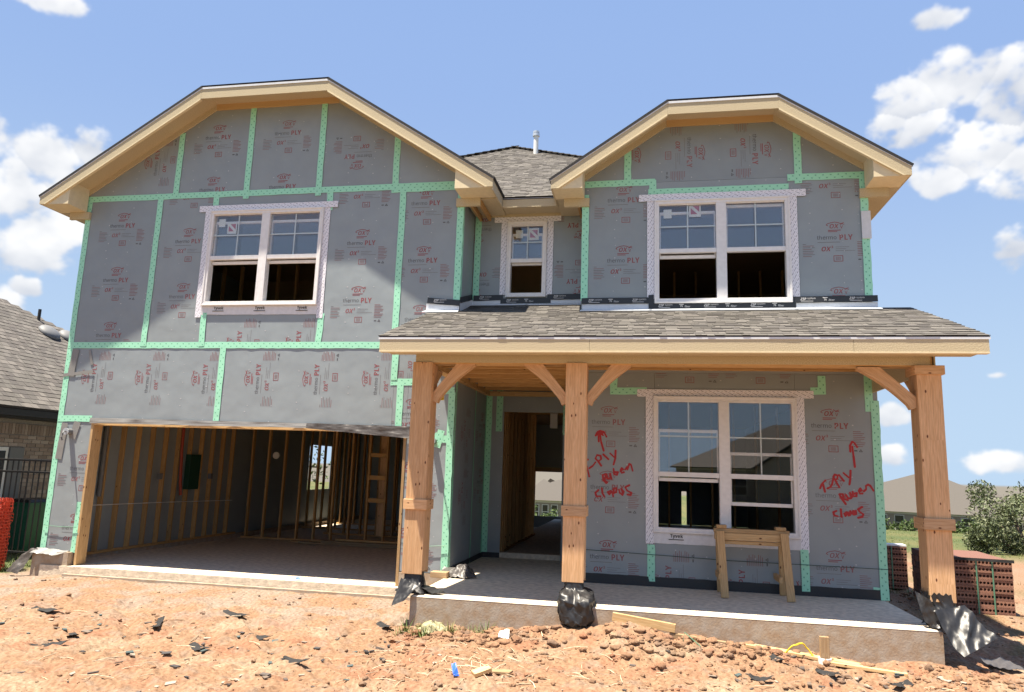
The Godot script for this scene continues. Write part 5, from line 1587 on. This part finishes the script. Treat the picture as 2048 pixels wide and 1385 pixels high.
func tree(label: String, at: Vector3, h: float, w: float, n: int, size: float, sd: int, tones: Array) -> void:
	var o := thing("tree", label, "tree", at, "trees beyond the plot")
	var r := RandomNumberGenerator.new()
	r.seed = sd
	var mb := MB.new()
	mb.tube([Vector3(0, -0.3, 0), Vector3(0.03, h * 0.25, 0), Vector3(-0.02, h * 0.5, 0.02)], 0.05 * w * 0.5, 10)
	var lumps := []
	for i in 22:
		var a := r.randf() * TAU
		var y := r.randf_range(0.35, 0.95)
		var k := sqrt(r.randf()) * w * 0.5 * (1.05 - absf(y - 0.6))
		var c := Vector3(cos(a) * k, y * h, sin(a) * k)
		lumps.append([c, r.randf_range(0.14, 0.26) * w])
		if i < 12: mb.tube([Vector3(0, h * r.randf_range(0.25, 0.5), 0), c * 0.6 + Vector3(0, h * 0.2, 0), c], 0.012 * w, 6)
	put("trunk", mb.mesh(), M.bark, o)
	var inside := func(q: RandomNumberGenerator) -> Vector3:
		var l: Array = lumps[q.randi() % lumps.size()]
		return l[0] + Vector3(q.randfn(), q.randfn(), q.randfn()).normalized() * l[1] * pow(q.randf(), 0.4)
	put("crown", leaves(r, n, inside, size, tones).mesh(), M.leaf, o)

# ---------------------------------------------------------------- ground
var n_big := noise(0.55, 3, 101)
var n_mid := noise(2.6, 3, 102)
var n_small := noise(9.0, 3, 103)
var n_patch := noise(0.5, 4, 104)
const FOOT := [[5.8, -0.42], [6.59, -0.30], [7.04, -0.32], [7.43, -0.29], [7.86, -0.23], [8.23, -0.19], [8.75, -0.13], [9.26, -0.22], [9.99, -0.25], [10.47, -0.30], [11.16, -0.34], [11.75, -0.34], [12.4, -0.38]]

func ground_y(x: float, z: float) -> float:
	var y := -0.39
	if z < -4.0: y -= 4.2 * clampf((-4.0 - z) / 92.0, 0.0, 1.0) + 0.05
	if z < -96.0: y -= 0.024 * (-96.0 - z)
	if z > 6.0: y -= 0.25 * clampf((z - 6.0) / 20.0, 0.0, 1.0)
	if x < 0.0: y -= 0.02 * clampf(-x, 0.0, 2.0)
	# soil banked against the porch slab
	if x > 5.8 and x < 12.4 and z > 1.0 and z < 4.5:
		var f := -0.39
		for i in FOOT.size() - 1:
			if x >= FOOT[i][0] and x <= FOOT[i + 1][0]:
				f = lerpf(FOOT[i][1], FOOT[i + 1][1], smoothstep(0, 1, (x - FOOT[i][0]) / (FOOT[i + 1][0] - FOOT[i][0])))
		var k := exp(-maxf(z - 1.85, 0.0) * 1.6)
		y = lerpf(y, f, k)
	if x < 6.2 and z > 0.0 and z < 3.0: y += 0.06 * smoothstep(-0.4, 0.6, x) * smoothstep(3.0, 0.6, z)
	var near := clampf((30.0 - absf(z)) / 25.0, 0.0, 1.0) * clampf((30.0 - absf(x - 6.0)) / 15.0, 0.0, 1.0)
	if z < 1.2 and x > -0.3 and x < 12.2: near *= 0.35
	var rut := 1.0 - absf(n_mid.get_noise_2d(x * 0.55 + z * 0.5, z * 0.9 - x * 0.35)) * 3.0
	y += near * (0.075 * n_big.get_noise_2d(x, z) + 0.036 * n_mid.get_noise_2d(x, z) + 0.02 * n_small.get_noise_2d(x, z) - 0.035 * clampf(rut, 0.0, 1.0) * clampf(n_big.get_noise_2d(z * 2.0, x * 2.0) * 2.5, 0.0, 1.0))
	# wheel ruts that swing in towards the garage
	if z > 0.6 and z < 5.2 and x < 8.5:
		for k in [[1.9, 0.9], [3.5, 0.9], [4.6, -0.35]]:
			var d := absf(x - k[0] - k[1] * (z - 0.6) - 0.12 * sin(z * 2.0)) / 0.13
			if d < 2.0: y += (-0.032 * exp(-d * d) + 0.02 * exp(-(d - 1.35) * (d - 1.35) * 6.0)) * smoothstep(0.6, 1.3, z) * (0.7 + 0.6 * n_small.get_noise_2d(x * 0.3, z * 1.7))
	return y

func grassy(x: float, z: float) -> float:
	var g := smoothstep(-15.0, -24.0, z + 3.0 * n_patch.get_noise_2d(x, z))
	if x > 12.3 and z < 0.5: g = maxf(g, 0.45 * smoothstep(0.05, 0.4, n_patch.get_noise_2d(x * 3.0 + 40.0, z * 3.0)))
	if x < -0.5 and z < 0.8: g = maxf(g, smoothstep(-0.5, -0.9, x))
	if z > 16.0: g = maxf(g, smoothstep(16.0, 22.0, z))
	return g

func soil(x: float, z: float) -> Color:
	var c := Color(0.35, 0.222, 0.137)
	var p := n_patch.get_noise_2d(x * 1.6, z * 1.6)
	var q := n_patch.get_noise_2d(x * 3.5 + 90.0, z * 3.5)
	var s := n_mid.get_noise_2d(x * 1.5 + 9.0, z * 1.5)
	c = c.lerp(Color(0.40, 0.30, 0.205), smoothstep(0.0, 0.5, p))
	c = c.lerp(Color(0.355, 0.172, 0.10), smoothstep(0.05, 0.5, q) * 0.7)
	c = c.lerp(Color(0.32, 0.245, 0.19), smoothstep(0.1, 0.5, s) * 0.6)
	# cement dust trodden in before the garage
	if x < 6.3 and z < 2.6:
		c = c.lerp(Color(0.34, 0.285, 0.24), smoothstep(-0.25, 0.25, q + p) * smoothstep(2.6, 1.4, z) * 0.8)
	return c

func axis(lo: float, hi: float, fine: float, far: float) -> Array:
	var a := []
	var x := lo
	while x <= hi:
		a.append(x); x += fine
	var st := fine * 1.5
	x = hi
	while x < far:
		x += st; a.append(x); st *= 1.22
	st = fine * 1.5
	x = lo
	while x > -far:
		x -= st; a.push_front(x); st *= 1.22
	return a

func build_ground() -> void:
	var xs := axis(0.6, 13.6, 0.026, 1500.0)
	var zs := axis(1.0, 5.0, 0.026, 1500.0)
	var rows := []
	var cols := []
	var lawn := Color(0.085, 0.125, 0.030)
	for z in zs:
		var row := []
		var cr := []
		for x in xs:
			row.append(Vector3(x, ground_y(x, z), z))
			var g := grassy(x, z)
			var c := soil(x, z)
			if g > 0.0: c = c.lerp(lawn.lerp(Color(0.17, 0.17, 0.055), smoothstep(-0.3, 0.4, n_patch.get_noise_2d(x * 0.7, z * 0.7))), g)
			cr.append(c)
		rows.append(row); cols.append(cr)
	kind(put("ground", grid_mesh(rows, cols), M.dirt), "structure")

func scatter(nm: String, mesh: Mesh, m: Material, spots: Array, label: String, category: String) -> void:     # spots: [Transform3D, Color]
	var mm := MultiMesh.new()
	mm.transform_format = MultiMesh.TRANSFORM_3D
	mm.use_colors = true
	mm.mesh = mesh
	mm.instance_count = spots.size()
	for i in spots.size():
		mm.set_instance_transform(i, spots[i][0]); mm.set_instance_color(i, spots[i][1])
	var o := MultiMeshInstance3D.new()
	o.name = numbered(nm)
	o.multimesh = mm
	o.material_override = m
	add_child(o)
	o.set_meta("kind", "stuff"); tag(o, label, category)

func lump_mesh(sd: int) -> ArrayMesh:
	var f := noise(1.1, 3, sd)
	var rows := []
	for j in 8:
		var row := []
		for i in 11:
			var a := TAU * (i % 10) / 10.0
			var b := PI * j / 7.0
			var d := Vector3(sin(b) * cos(a), cos(b), sin(b) * sin(a))
			row.append(d * (1.0 + 0.55 * f.get_noise_3dv(d * 1.2)))
		rows.append(row)
	return grid_mesh(rows)

func build_litter() -> void:
	var r := RandomNumberGenerator.new()
	r.seed = 5
	for variant in 2:
		var spots := []
		var count := 6000
		for i in count:
			var x := r.randf_range(0.8, 13.4)
			var z := r.randf_range(1.85, 5.0)
			if i % 6 == 0:
				var pile: Vector3 = [Vector3(7.35, 1.95, 0.32), Vector3(9.9, 2.02, 0.34), Vector3(7.0, 2.0, 0.3), Vector3(12.2, 2.3, 0.5), Vector3(9.2, 2.1, 0.3)][r.randi() % 5]
				x = pile.x + r.randfn() * pile.z * 1.2; z = maxf(1.80, pile.y + r.randfn() * pile.z * 0.5)
			elif i % 9 == 1:
				x = r.randf_range(0.0, 6.3); z = r.randf_range(0.3, 1.9)
			elif i % 9 == 2:
				x = r.randf_range(12.0, 15.0); z = r.randf_range(-4.0, 2.0)
			if x < 6.2 and r.randf() < 0.8: continue
			var s := 0.004 + 0.026 * pow(r.randf(), 7.0)
			if i % 6 == 0: s *= 1.6
			var c := soil(x, z) * r.randf_range(0.7, 1.12)
			c.a = 1.0
			var t := Transform3D(Basis.from_euler(Vector3(r.randf() * 6.0, r.randf() * 6.0, r.randf() * 6.0)).scaled(Vector3(s * r.randf_range(0.8, 1.5), s * 0.75, s)), Vector3(x, ground_y(x, z) + s * 0.25, z))
			spots.append([t, c])
		scatter("dirt_clods", lump_mesh(200 + variant), M.clod, spots, "reddish dirt clods strewn over the bare yard", "dirt")
	# dark chips, straw bits
	var chip := MB.new()
	chip.prism([Vector2(-1, -0.3), Vector2(0.7, -0.45), Vector2(1.1, 0.2), Vector2(-0.6, 0.5)], -0.12, 0.1)
	var chips := []
	for i in 650:
		var x := r.randf_range(1.0, 13.4)
		var z := r.randf_range(2.0, 4.9)
		if i % 3 == 0: x = r.randf_range(9.6, 13.2); z = r.randf_range(2.1, 3.4)
		elif i % 3 == 1: x = r.randf_range(2.0, 6.6); z = r.randf_range(2.4, 4.9)
		var s := 0.007 + 0.045 * pow(r.randf(), 2.2)
		var c: Color = [Color(0.05, 0.045, 0.045), Color(0.10, 0.08, 0.07), Color(0.16, 0.12, 0.09), Color(0.34, 0.28, 0.22), Color(0.07, 0.10, 0.10)][r.randi() % 5]
		chips.append([Transform3D(Basis.from_euler(Vector3(r.randf_range(-1.9, -1.2), r.randf() * 6.0, r.randf_range(-0.4, 0.4))).scaled(Vector3(s, s, s)), Vector3(x, ground_y(x, z) + s * 0.35, z)), c])
	scatter("bark_chips", chip.mesh(), M.leaf, chips, "small dark chips and splinters lying on the dirt", "chips")
	var straw := MB.new()
	straw.tube([Vector3(-1, 0, 0), Vector3(0, 0.08, 0.05), Vector3(1, 0, 0)], 0.03, 5)
	var straws := []
	for i in 260:
		var x := r.randf_range(1.0, 13.0)
		var z := r.randf_range(1.9, 4.6)
		if i % 2: x = 7.4 + r.randfn() * 0.6; z = 2.9 + r.randfn() * 0.45
		var s := r.randf_range(0.03, 0.13)
		straws.append([Transform3D(Basis.from_euler(Vector3(0, r.randf() * 6.0, r.randf_range(-0.15, 0.15))).scaled(Vector3(s, s, s)), Vector3(x, ground_y(x, z) + 0.008, z)), Color(0.62, 0.52, 0.36) * r.randf_range(0.6, 1.2)])
	scatter("straw", straw.mesh(), M.leaf, straws, "dry straw and twigs lying on the dirt", "straw")
	# grass
	var tuft := MB.new()
	for i in 9:
		var a := i * 2.4
		var d := Vector3(cos(a), 0, sin(a))
		var s2 := Vector3(-d.z, 0, d.x) * 0.035
		tuft.face([d * 0.1 - s2, d * 0.1 + s2, d * (0.35 + 0.05 * i) + Vector3(0, 1.0 - 0.05 * i, 0)], d)
	var blades := []
	for i in 5200:
		var x := r.randf_range(12.0, 48.0)
		var z := -14.0 - 70.0 * pow(r.randf(), 1.3)
		if i % 8 == 0: x = r.randf_range(12.2, 17.0); z = r.randf_range(-14.0, 0.5)
		elif i % 8 == 1: x = r.randf_range(-3.0, -0.5); z = r.randf_range(-6.0, 0.7)
		elif i % 130 == 2: x = 6.75 + r.randfn() * 0.25; z = 1.86 + absf(r.randfn()) * 0.1
		if r.randf() > grassy(x, z) + 0.06 and i % 130 != 2: continue
		var s := r.randf_range(0.07, 0.17)
		var c: Color = [Color(0.075, 0.12, 0.025), Color(0.11, 0.15, 0.035), Color(0.20, 0.19, 0.07)][r.randi() % 3]
		blades.append([Transform3D(Basis(Vector3.UP, r.randf() * 6.0).scaled(Vector3(s * 1.4, s, s * 1.4)), Vector3(x, ground_y(x, z) - 0.005, z)), c])
	scatter("grass", tuft.mesh(), M.leaf, blades, "green grass tufts on the field and along the house sides", "grass")

func on_ground(x: float, z: float, up := 0.0) -> Vector3: return Vector3(x, ground_y(x, z) + up, z)

func plank(label: String, a: Vector3, b: Vector3, w: float, h: float, m: Material) -> void:
	var o := thing("scrap_board", label, "board", (a + b) * 0.5)
	beam("board", m, (a - b) * 0.5, (b - a) * 0.5, w, h, o)

func build_debris() -> void:
	plank("short board leaning against the porch slab right of the middle post", Vector3(8.62, -0.065, 1.80), Vector3(9.26, -0.13, 1.86), 0.038, 0.085, M.pale_pine)
	plank("dark weathered stick half buried beside the porch slab", Vector3(9.2, -0.20, 1.84), Vector3(9.75, -0.235, 1.92), 0.05, 0.05, M.old_wood)
	plank("long yellow board lying along the foot of the porch slab", Vector3(9.95, -0.245, 1.82), Vector3(11.0, -0.325, 2.0), 0.10, 0.03, M.pale_pine)
	plank("narrow pale batten continuing the yellow board by the slab", Vector3(10.7, -0.315, 2.02), Vector3(11.35, -0.345, 2.12), 0.05, 0.03, M.pale_pine)
	var st := thing("survey_stake", "brown wooden stake standing in a white pipe ring", "stake", on_ground(10.66, 1.99))
	board("stake", M.old_wood, Vector3(0, 0.09, 0), Vector3(0.085, 0.30, 0.04), st)
	var mb := MB.new()
	for i in 20:
		var a := TAU * i / 20
		var b := TAU * (i + 1) / 20
		for q in [[0.062, 0.055]]:
			var p0 := Vector3(cos(a), 0, sin(a))
			var p1 := Vector3(cos(b), 0, sin(b))
			mb.face([p0 * 0.062 + Vector3(0, -0.05, 0), p1 * 0.062 + Vector3(0, -0.05, 0), p1 * 0.062 + Vector3(0, 0.045, 0), p0 * 0.062 + Vector3(0, 0.045, 0)], p0)
			mb.face([p0 * 0.062 + Vector3(0, 0.045, 0), p1 * 0.062 + Vector3(0, 0.045, 0), p1 * 0.05 + Vector3(0, 0.045, 0), p0 * 0.05 + Vector3(0, 0.045, 0)], Vector3.UP)
			mb.face([p0 * 0.05 + Vector3(0, -0.05, 0), p1 * 0.05 + Vector3(0, -0.05, 0), p1 * 0.05 + Vector3(0, 0.045, 0), p0 * 0.05 + Vector3(0, 0.045, 0)], -p0)
	put("pipe_ring", mb.mesh(), M.white, st)
	var cable := []
	for i in 15:
		var t := i / 14.0
		var p := on_ground(lerpf(10.3, 10.58, t), 1.98 + 0.03 * sin(t * 6.0), 0.012)
		p.y += 0.13 * sin(t * PI)
		cable.append(p)
	mb = MB.new(); mb.tube(cable, 0.008, 6)
	tag(made("yellow_cable", mb, M.yellow), "yellow cable arching out of the soil beside the stake", "cable")
	# scraps before the porch
	var s := thing("plastic_scrap", "white crumpled plastic scrap among the clods below the middle post", "scrap", on_ground(7.52, 2.05))
	sheet("film", s, [Vector3(-0.05, 0.06, -0.03), Vector3(0.05, 0.07, -0.04), Vector3(-0.06, 0.0, 0.05), Vector3(0.06, 0.01, 0.05)], 0.03, 81, M.white)
	s = thing("plastic_scrap", "bright blue plastic sliver at the near edge of the dirt", "scrap", on_ground(7.33, 3.32))
	sheet("film", s, [Vector3(-0.04, 0.09, -0.02), Vector3(0.0, 0.10, -0.03), Vector3(0.0, 0.0, 0.03), Vector3(0.05, 0.01, 0.03)], 0.02, 82, M.blue)
	var bl := thing("scrap_board", "small pale wood offcut beside the blue sliver", "board", on_ground(7.56, 3.28, 0.02))
	board("board", M.pale_pine, Vector3(0, 0.015, 0), Vector3(0.16, 0.035, 0.09), bl, Basis.from_euler(Vector3(0.1, 0.6, 0.25)))
	bl = thing("scrap_board", "flat grey wood offcut near the blue sliver", "board", on_ground(7.72, 3.2, 0.02))
	board("board", M.old_wood, Vector3(0, 0.01, 0), Vector3(0.2, 0.02, 0.07), bl, Basis.from_euler(Vector3(0.1, -0.3, 0.1)))
	s = thing("plastic_scrap", "bent green strapping piece on the dirt before the porch", "scrap", on_ground(9.37, 2.06))
	mb = MB.new()
	mb.bar(Vector3(-0.05, 0.0, 0.0), Vector3(-0.03, 0.13, 0.0), 0.018, 0.003); mb.bar(Vector3(-0.03, 0.13, 0.0), Vector3(0.12, 0.02, 0.05), 0.018, 0.003)
	put("strap", mb.mesh(), M.green, s)
	s = thing("plastic_scrap", "yellowish crumpled bag by the weeds at the porch slab's left end", "scrap", on_ground(6.72, 1.92))
	sleeve("bag", s, [[0.10, 0.0, 0.0, 0.02, 0.02], [0.08, 0.0, 0.0, 0.10, 0.05], [0.03, 0.02, 0.0, 0.16, 0.07], [-0.01, 0.02, 0.0, 0.17, 0.08]], 83, M.bag)
	s = thing("plastic_scrap", "clear plastic film flat on the ground below the far porch post", "scrap", on_ground(12.35, 1.55))
	sheet("film", s, [Vector3(-0.12, 0.04, -0.1), Vector3(0.14, 0.05, -0.08), Vector3(-0.1, 0.01, 0.1), Vector3(0.2, 0.01, 0.12)], 0.04, 84, M.grey_plastic)
	s = thing("plastic_scrap", "blue and white wrapper on the lit strip of garage floor", "scrap", Vector3(4.2, -0.197, 0.02))
	sheet("film", s, [Vector3(-0.05, 0.02, -0.02), Vector3(0.03, 0.03, -0.02), Vector3(-0.02, 0.002, 0.03), Vector3(0.06, 0.002, 0.03)], 0.015, 85, M.blue)
	# black sheets stand in for the shade of hollows in the dirt
	var bits := [[3.72, 2.3, 0.30, 1.1, "long black strip standing in for a shaded hollow in the dirt before the garage"], [4.42, 1.95, 0.24, 0.5, "wavy black strip standing in for a shaded hollow nearest the garage slab"], [3.15, 2.9, 0.22, 0.7, "dark curled stand-in for a shaded hollow in the left foreground"], [4.7, 3.05, 0.16, 0.6, "double-curled black stand-in for a shaded hollow in the left foreground"],
		[5.85, 3.35, 0.14, 0.2, "black and white curled stand-in for a shaded hollow at the near edge"], [9.95, 2.75, 0.10, 0.3, "little black stand-in for a shaded hollow in front of the yellow board"], [11.2, 2.4, 0.12, -0.5, "black stand-in for a shaded hollow near the bottom right of the dirt"], [6.15, 1.85, 0.16, 0.8, "folded black stand-in for a shaded hollow at the corner of the porch slab"],
		[3.3, 3.35, 0.17, -0.7, "bent dark stand-in for a shaded hollow low in the left foreground"], [5.05, 2.55, 0.15, 0.2, "flat dark stand-in for a shaded hollow midway across the left yard"], [2.2, 2.2, 0.2, 0.1, "broad dark stand-in for a shaded hollow at the far left of the yard"], [10.6, 2.35, 0.12, 0.6, "dark leaf-like stand-in for a shaded hollow in front of the stake"], [10.2, 2.2, 0.10, 1.0, "dark wedge standing in for a shaded hollow beside the yellow cable"]]
	for i in bits.size():
		var b: Array = bits[i]
		s = thing("hollow_shade_sheet", b[4], "scrap", on_ground(b[0], b[1], 0.006), "black sheets standing in for shaded hollows in the yard")
		s.rotation.y = -b[3]
		var l: float = b[2]
		sheet("black_sheet", s, [Vector3(-l, 0.006, -0.03), Vector3(l, 0.010, -0.055), Vector3(-l * 0.85, -0.012, 0.035), Vector3(l * 0.7, -0.010, 0.05)], 0.016, 120 + i, M.black_sheet, 0.10)

# ---------------------------------------------------------------- sky
const CLOUDS := [[19.6, 26.0, 2.6, 1.5], [22.8, 26.6, 3.4, 1.9], [26.0, 25.2, 3.0, 2.6], [17.9, 24.4, 1.7, 1.2], [20.6, 24.0, 2.3, 1.3], [23.6, 22.0, 3.4, 1.9], [26.6, 20.4, 3.0, 2.3], [21.2, 20.6, 1.9, 1.2], [28.5, 22.5, 3.0, 3.0], [21.8, 30.7, 1.7, 0.8],
	[-45.0, 19.2, 2.6, 2.4], [-42.6, 20.6, 1.8, 1.5], [-47.0, 17.0, 3.0, 3.0], [-44.6, 14.2, 3.2, 2.6], [-49.5, 17.5, 3.4, 4.0], [-46.5, 29.2, 3.0, 1.0], [-52.0, 24.0, 3.0, 1.6], [25.6, 15.2, 1.7, 1.7], [28.0, 14.4, 2.0, 2.2],
	[17.2, 4.6, 1.3, 0.9], [16.9, 1.8, 1.6, 0.8], [23.0, 1.6, 2.6, 0.8], [19.5, 2.6, 0.7, 0.3], [-45.2, 10.9, 1.0, 0.7], [-46.6, 9.6, 1.6, 1.1], [23.6, 7.2, 0.7, 0.25], [29.5, 3.0, 2.4, 1.0]]

func build_sky() -> Image:
	var w := 4096
	var h := 2048
	var im := Image.create(w, h, false, Image.FORMAT_RGBF)
	var f := noise(1.0, 7, 301)
	var f2 := noise(1.0, 4, 302)
	var r := RandomNumberGenerator.new()
	r.seed = 9
	var list := CLOUDS.duplicate()
	for i in 46:       # the rest of the sky carries the same kind of scattered cumulus
		var az := r.randf_range(36.0, 306.0)
		var el := r.randf_range(3.0, 48.0)
		for k in 4: list.append([az + r.randf_range(-4, 4) - (360.0 if az > 180.0 else 0.0), el + r.randf_range(-1.6, 1.6), r.randf_range(1.5, 4.5), r.randf_range(1.0, 2.6)])
	var cells := {}
	for c in list:
		for a in range(int(floor((c[0] - c[2] * 1.5) / 6.0)), int(floor((c[0] + c[2] * 1.5) / 6.0)) + 1):
			var k: int = posmod(a, 60)
			if not cells.has(k): cells[k] = []
			cells[k].append(c)
	for y in h:
		var el := 90.0 - 180.0 * (y + 0.5) / h
		var t := clampf(el / 60.0, 0.0, 1.0)
		var base := Color(0.195, 0.258, 0.332).lerp(Color(0.121, 0.180, 0.307), smoothstep(0.0, 0.5, t)).lerp(Color(0.088, 0.145, 0.285), smoothstep(0.45, 1.0, t))
		if el < 0.0: base = Color(0.20, 0.17, 0.14).lerp(Color(0.205, 0.272, 0.35), clampf(1.0 + (el + 2.5) / 2.0, 0.0, 1.0))
		im.fill_rect(Rect2i(0, y, w, 1), base)
		if el < -0.5 or el > 54.0: continue
		for x in w:
			var az := 360.0 * (x + 0.5) / w
			if az > 180.0: az -= 360.0
			var c := base
			if el > -0.5 and el < 54.0:
				var best := -1.0
				var low := 0.0
				for q in cells.get(posmod(int(floor(az / 6.0)), 60), []):
					var da: float = az - q[0]
					if da > 180.0: da -= 360.0
					elif da < -180.0: da += 360.0
					da = da / q[2]
					var de: float = (el - q[1]) / q[3]
					var v: float = 1.0 - da * da - de * de
					if v > best: best = v; low = de
				if best > -0.9:
					var ar := deg_to_rad(az)
					var er := deg_to_rad(el)
					var d := Vector3(sin(ar) * cos(er), sin(er) * 1.25, -cos(ar) * cos(er)) * 19.0
					var nv := f.get_noise_3dv(d)
					var dens := smoothstep(-0.02, 0.56, best * 0.68 + 0.06 + nv * 0.9 + 0.16 * f2.get_noise_3dv(d * 4.0))
					if dens > 0.0:
						var sh := clampf(0.62 + 0.4 * low + 0.9 * f2.get_noise_3dv(d * 0.55 + Vector3(0, 0.8, 0)) + 0.25 * nv, 0.0, 1.0)
						c = c.lerp(Color(0.235, 0.25, 0.28).lerp(Color(0.385, 0.385, 0.385), sh), dens * 0.96)
						im.set_pixel(x, y, c)
	return im

func _ready() -> void:
	rng.seed = 12
	# camera
	var cam := Camera3D.new()
	cam.name = "camera"
	cam.fov = 51.13
	cam.near = 0.05
	cam.far = 4000.0
	cam.position = Vector3(8.957, 1.41, 9.80)
	cam.rotation = Vector3(deg_to_rad(9.702), deg_to_rad(10.632), deg_to_rad(1.910))
	add_child(cam)
	cam.current = true
	# sky, exposure
	var env := Environment.new()
	env.background_mode = Environment.BG_SKY
	var pano := PanoramaSkyMaterial.new()
	pano.panorama = ImageTexture.create_from_image(build_sky())
	pano.energy_multiplier = 1.0
	var sky := Sky.new()
	sky.sky_material = pano
	env.sky = sky
	env.tonemap_mode = Environment.TONE_MAPPER_LINEAR
	env.tonemap_exposure = 2.75
	env.sdfgi_enabled = true; env.ssao_enabled = true; env.ssil_enabled = true
	var we := WorldEnvironment.new()
	we.name = "world"
	we.environment = env
	add_child(we)
	# high sun, a little to the left and in front of the house
	var sun := DirectionalLight3D.new()
	sun.name = "sun"
	sun.light_color = Color(1.0, 0.955, 0.88)
	sun.light_energy = 1.6
	sun.light_angular_distance = 0.7
	sun.shadow_enabled = true
	sun.basis = Basis.looking_at(Vector3(0.235, -1.0, -0.175).normalized(), Vector3.FORWARD)
	add_child(sun)
	pass

	build_materials()
	pass
	build_ground()
	pass
	build_house()
	pass
	build_neighbour()
	far_house("brick_house", "tan brick house with a broad grey roof across the field", Vector3(40.8, -4.55, -85.0), -0.33, 12.0, 12.0, 2.55, 3.0, 1.0, [[-4.4, 0.5, 0.9, 1.6], [-2.6, 0.5, 0.9, 1.6], [0.2, 0.0, 0.9, 2.1], [2.4, 0.5, 0.9, 1.6], [4.2, 0.5, 1.1, 1.6]], [], [Vector2(-6.4, 5.1), Vector2(1.0, 7.5), Vector2(6.4, 5.1)])
	far_house("brick_house", "low-roofed house half hidden behind the big bush", Vector3(60.5, -6.0, -112.0), -0.42, 9.0, 10.0, 2.6, 3.6, 0.6, [[-3.0, 0.5, 1.0, 1.5], [2.0, 0.5, 1.0, 1.5]])
	far_house("brick_house", "house with a tan gable rising over the bush at the frame's edge", Vector3(79.0, -5.4, -108.0), -0.5, 13.0, 12.0, 2.8, 4.9, 3.0, [[-3.0, 0.5, 1.0, 1.5]], [[0.0, 3.0, 2.8, 3.4, 1.5]])
	far_house("brick_house", "grey-roofed house seen through the rear hall window", Vector3(-2.0, -4.0, -69.0), 0.0, 15.0, 10.0, 2.3, 1.9, 9.0, [[-0.9, 0.4, 0.55, 1.4], [0.1, 0.4, 0.55, 1.4], [1.1, 0.4, 0.55, 1.4], [-5.0, 0.4, 0.9, 1.5]], [], [Vector2(-7.9, 3.6), Vector2(-2.0, 3.3), Vector2(-0.85, 3.9), Vector2(-0.15, 4.55), Vector2(0.6, 4.15), Vector2(1.7, 4.55), Vector2(2.9, 4.0), Vector2(7.9, 3.6)])
	far_house("brick_house", "house across the street mirrored in the lower window", Vector3(20.5, -0.7, 56.0), PI + 0.18, 18.0, 12.0, 2.9, 4.2, 1.5, [[-6.0, 0.6, 1.4, 1.5], [3.0, 0.6, 1.4, 1.5]], [[-1.5, 4.0, 2.9, 2.6, 2.0]])
	brick_pack("pack of holed red bricks beside the far porch post, edged on top with dark sheeting", Vector3(13.54, -0.45, -1.86), -0.10, 4, 9, 6, true)
	brick_pack("smaller pack of holed red bricks further back beside the wall corner", Vector3(13.10, -0.46, -4.75), -0.10, 4, 8, 2, false)
	build_fence_and_bin()
	build_sawhorse()
	build_debris()
	var olive := [Color(0.085, 0.105, 0.045), Color(0.055, 0.075, 0.03), Color(0.13, 0.145, 0.075), Color(0.10, 0.125, 0.05)]
	var bright := [Color(0.06, 0.10, 0.02), Color(0.09, 0.135, 0.03), Color(0.045, 0.075, 0.02)]
	shrub("large_bush", "large rounded olive green bush at the edge of the field", "bush", on_ground(24.6, -24.5), 5.6, 3.0, 20000, 0.07, 401, olive)
	var sx := [[34.6, 2.6, "tall pale shrub at the left end of the brick house across the field"], [36.3, 1.7, "round dark shrub under the first windows across the field"], [38.6, 1.6, "second round shrub before the house across the field"], [43.5, 1.5, "low shrub below the right window across the field"], [45.5, 1.6, "wide low shrub at the right end of the house across the field"]]
	for i in sx.size():
		var z: float = -82.5 + 0.33 * (sx[i][0] - 40.0) * 0.6
		shrub("garden_shrub", sx[i][2], "shrub", on_ground(sx[i][0], z), 2.6, sx[i][1], 900, 0.14, 410 + i, olive if i == 0 else bright, "shrubs along the far house")
	shrub("garden_shrub", "shrub seen low through the rear hall window", "shrub", on_ground(-1.0, -52.0), 6.0, 1.5, 1500, 0.12, 420, bright, "shrubs along the far house")
	tree("leafy tree seen through the side window beyond the garage", on_ground(-7.5, -22.0), 5.2, 3.4, 2600, 0.10, 430, bright)
	build_litter()
	pass
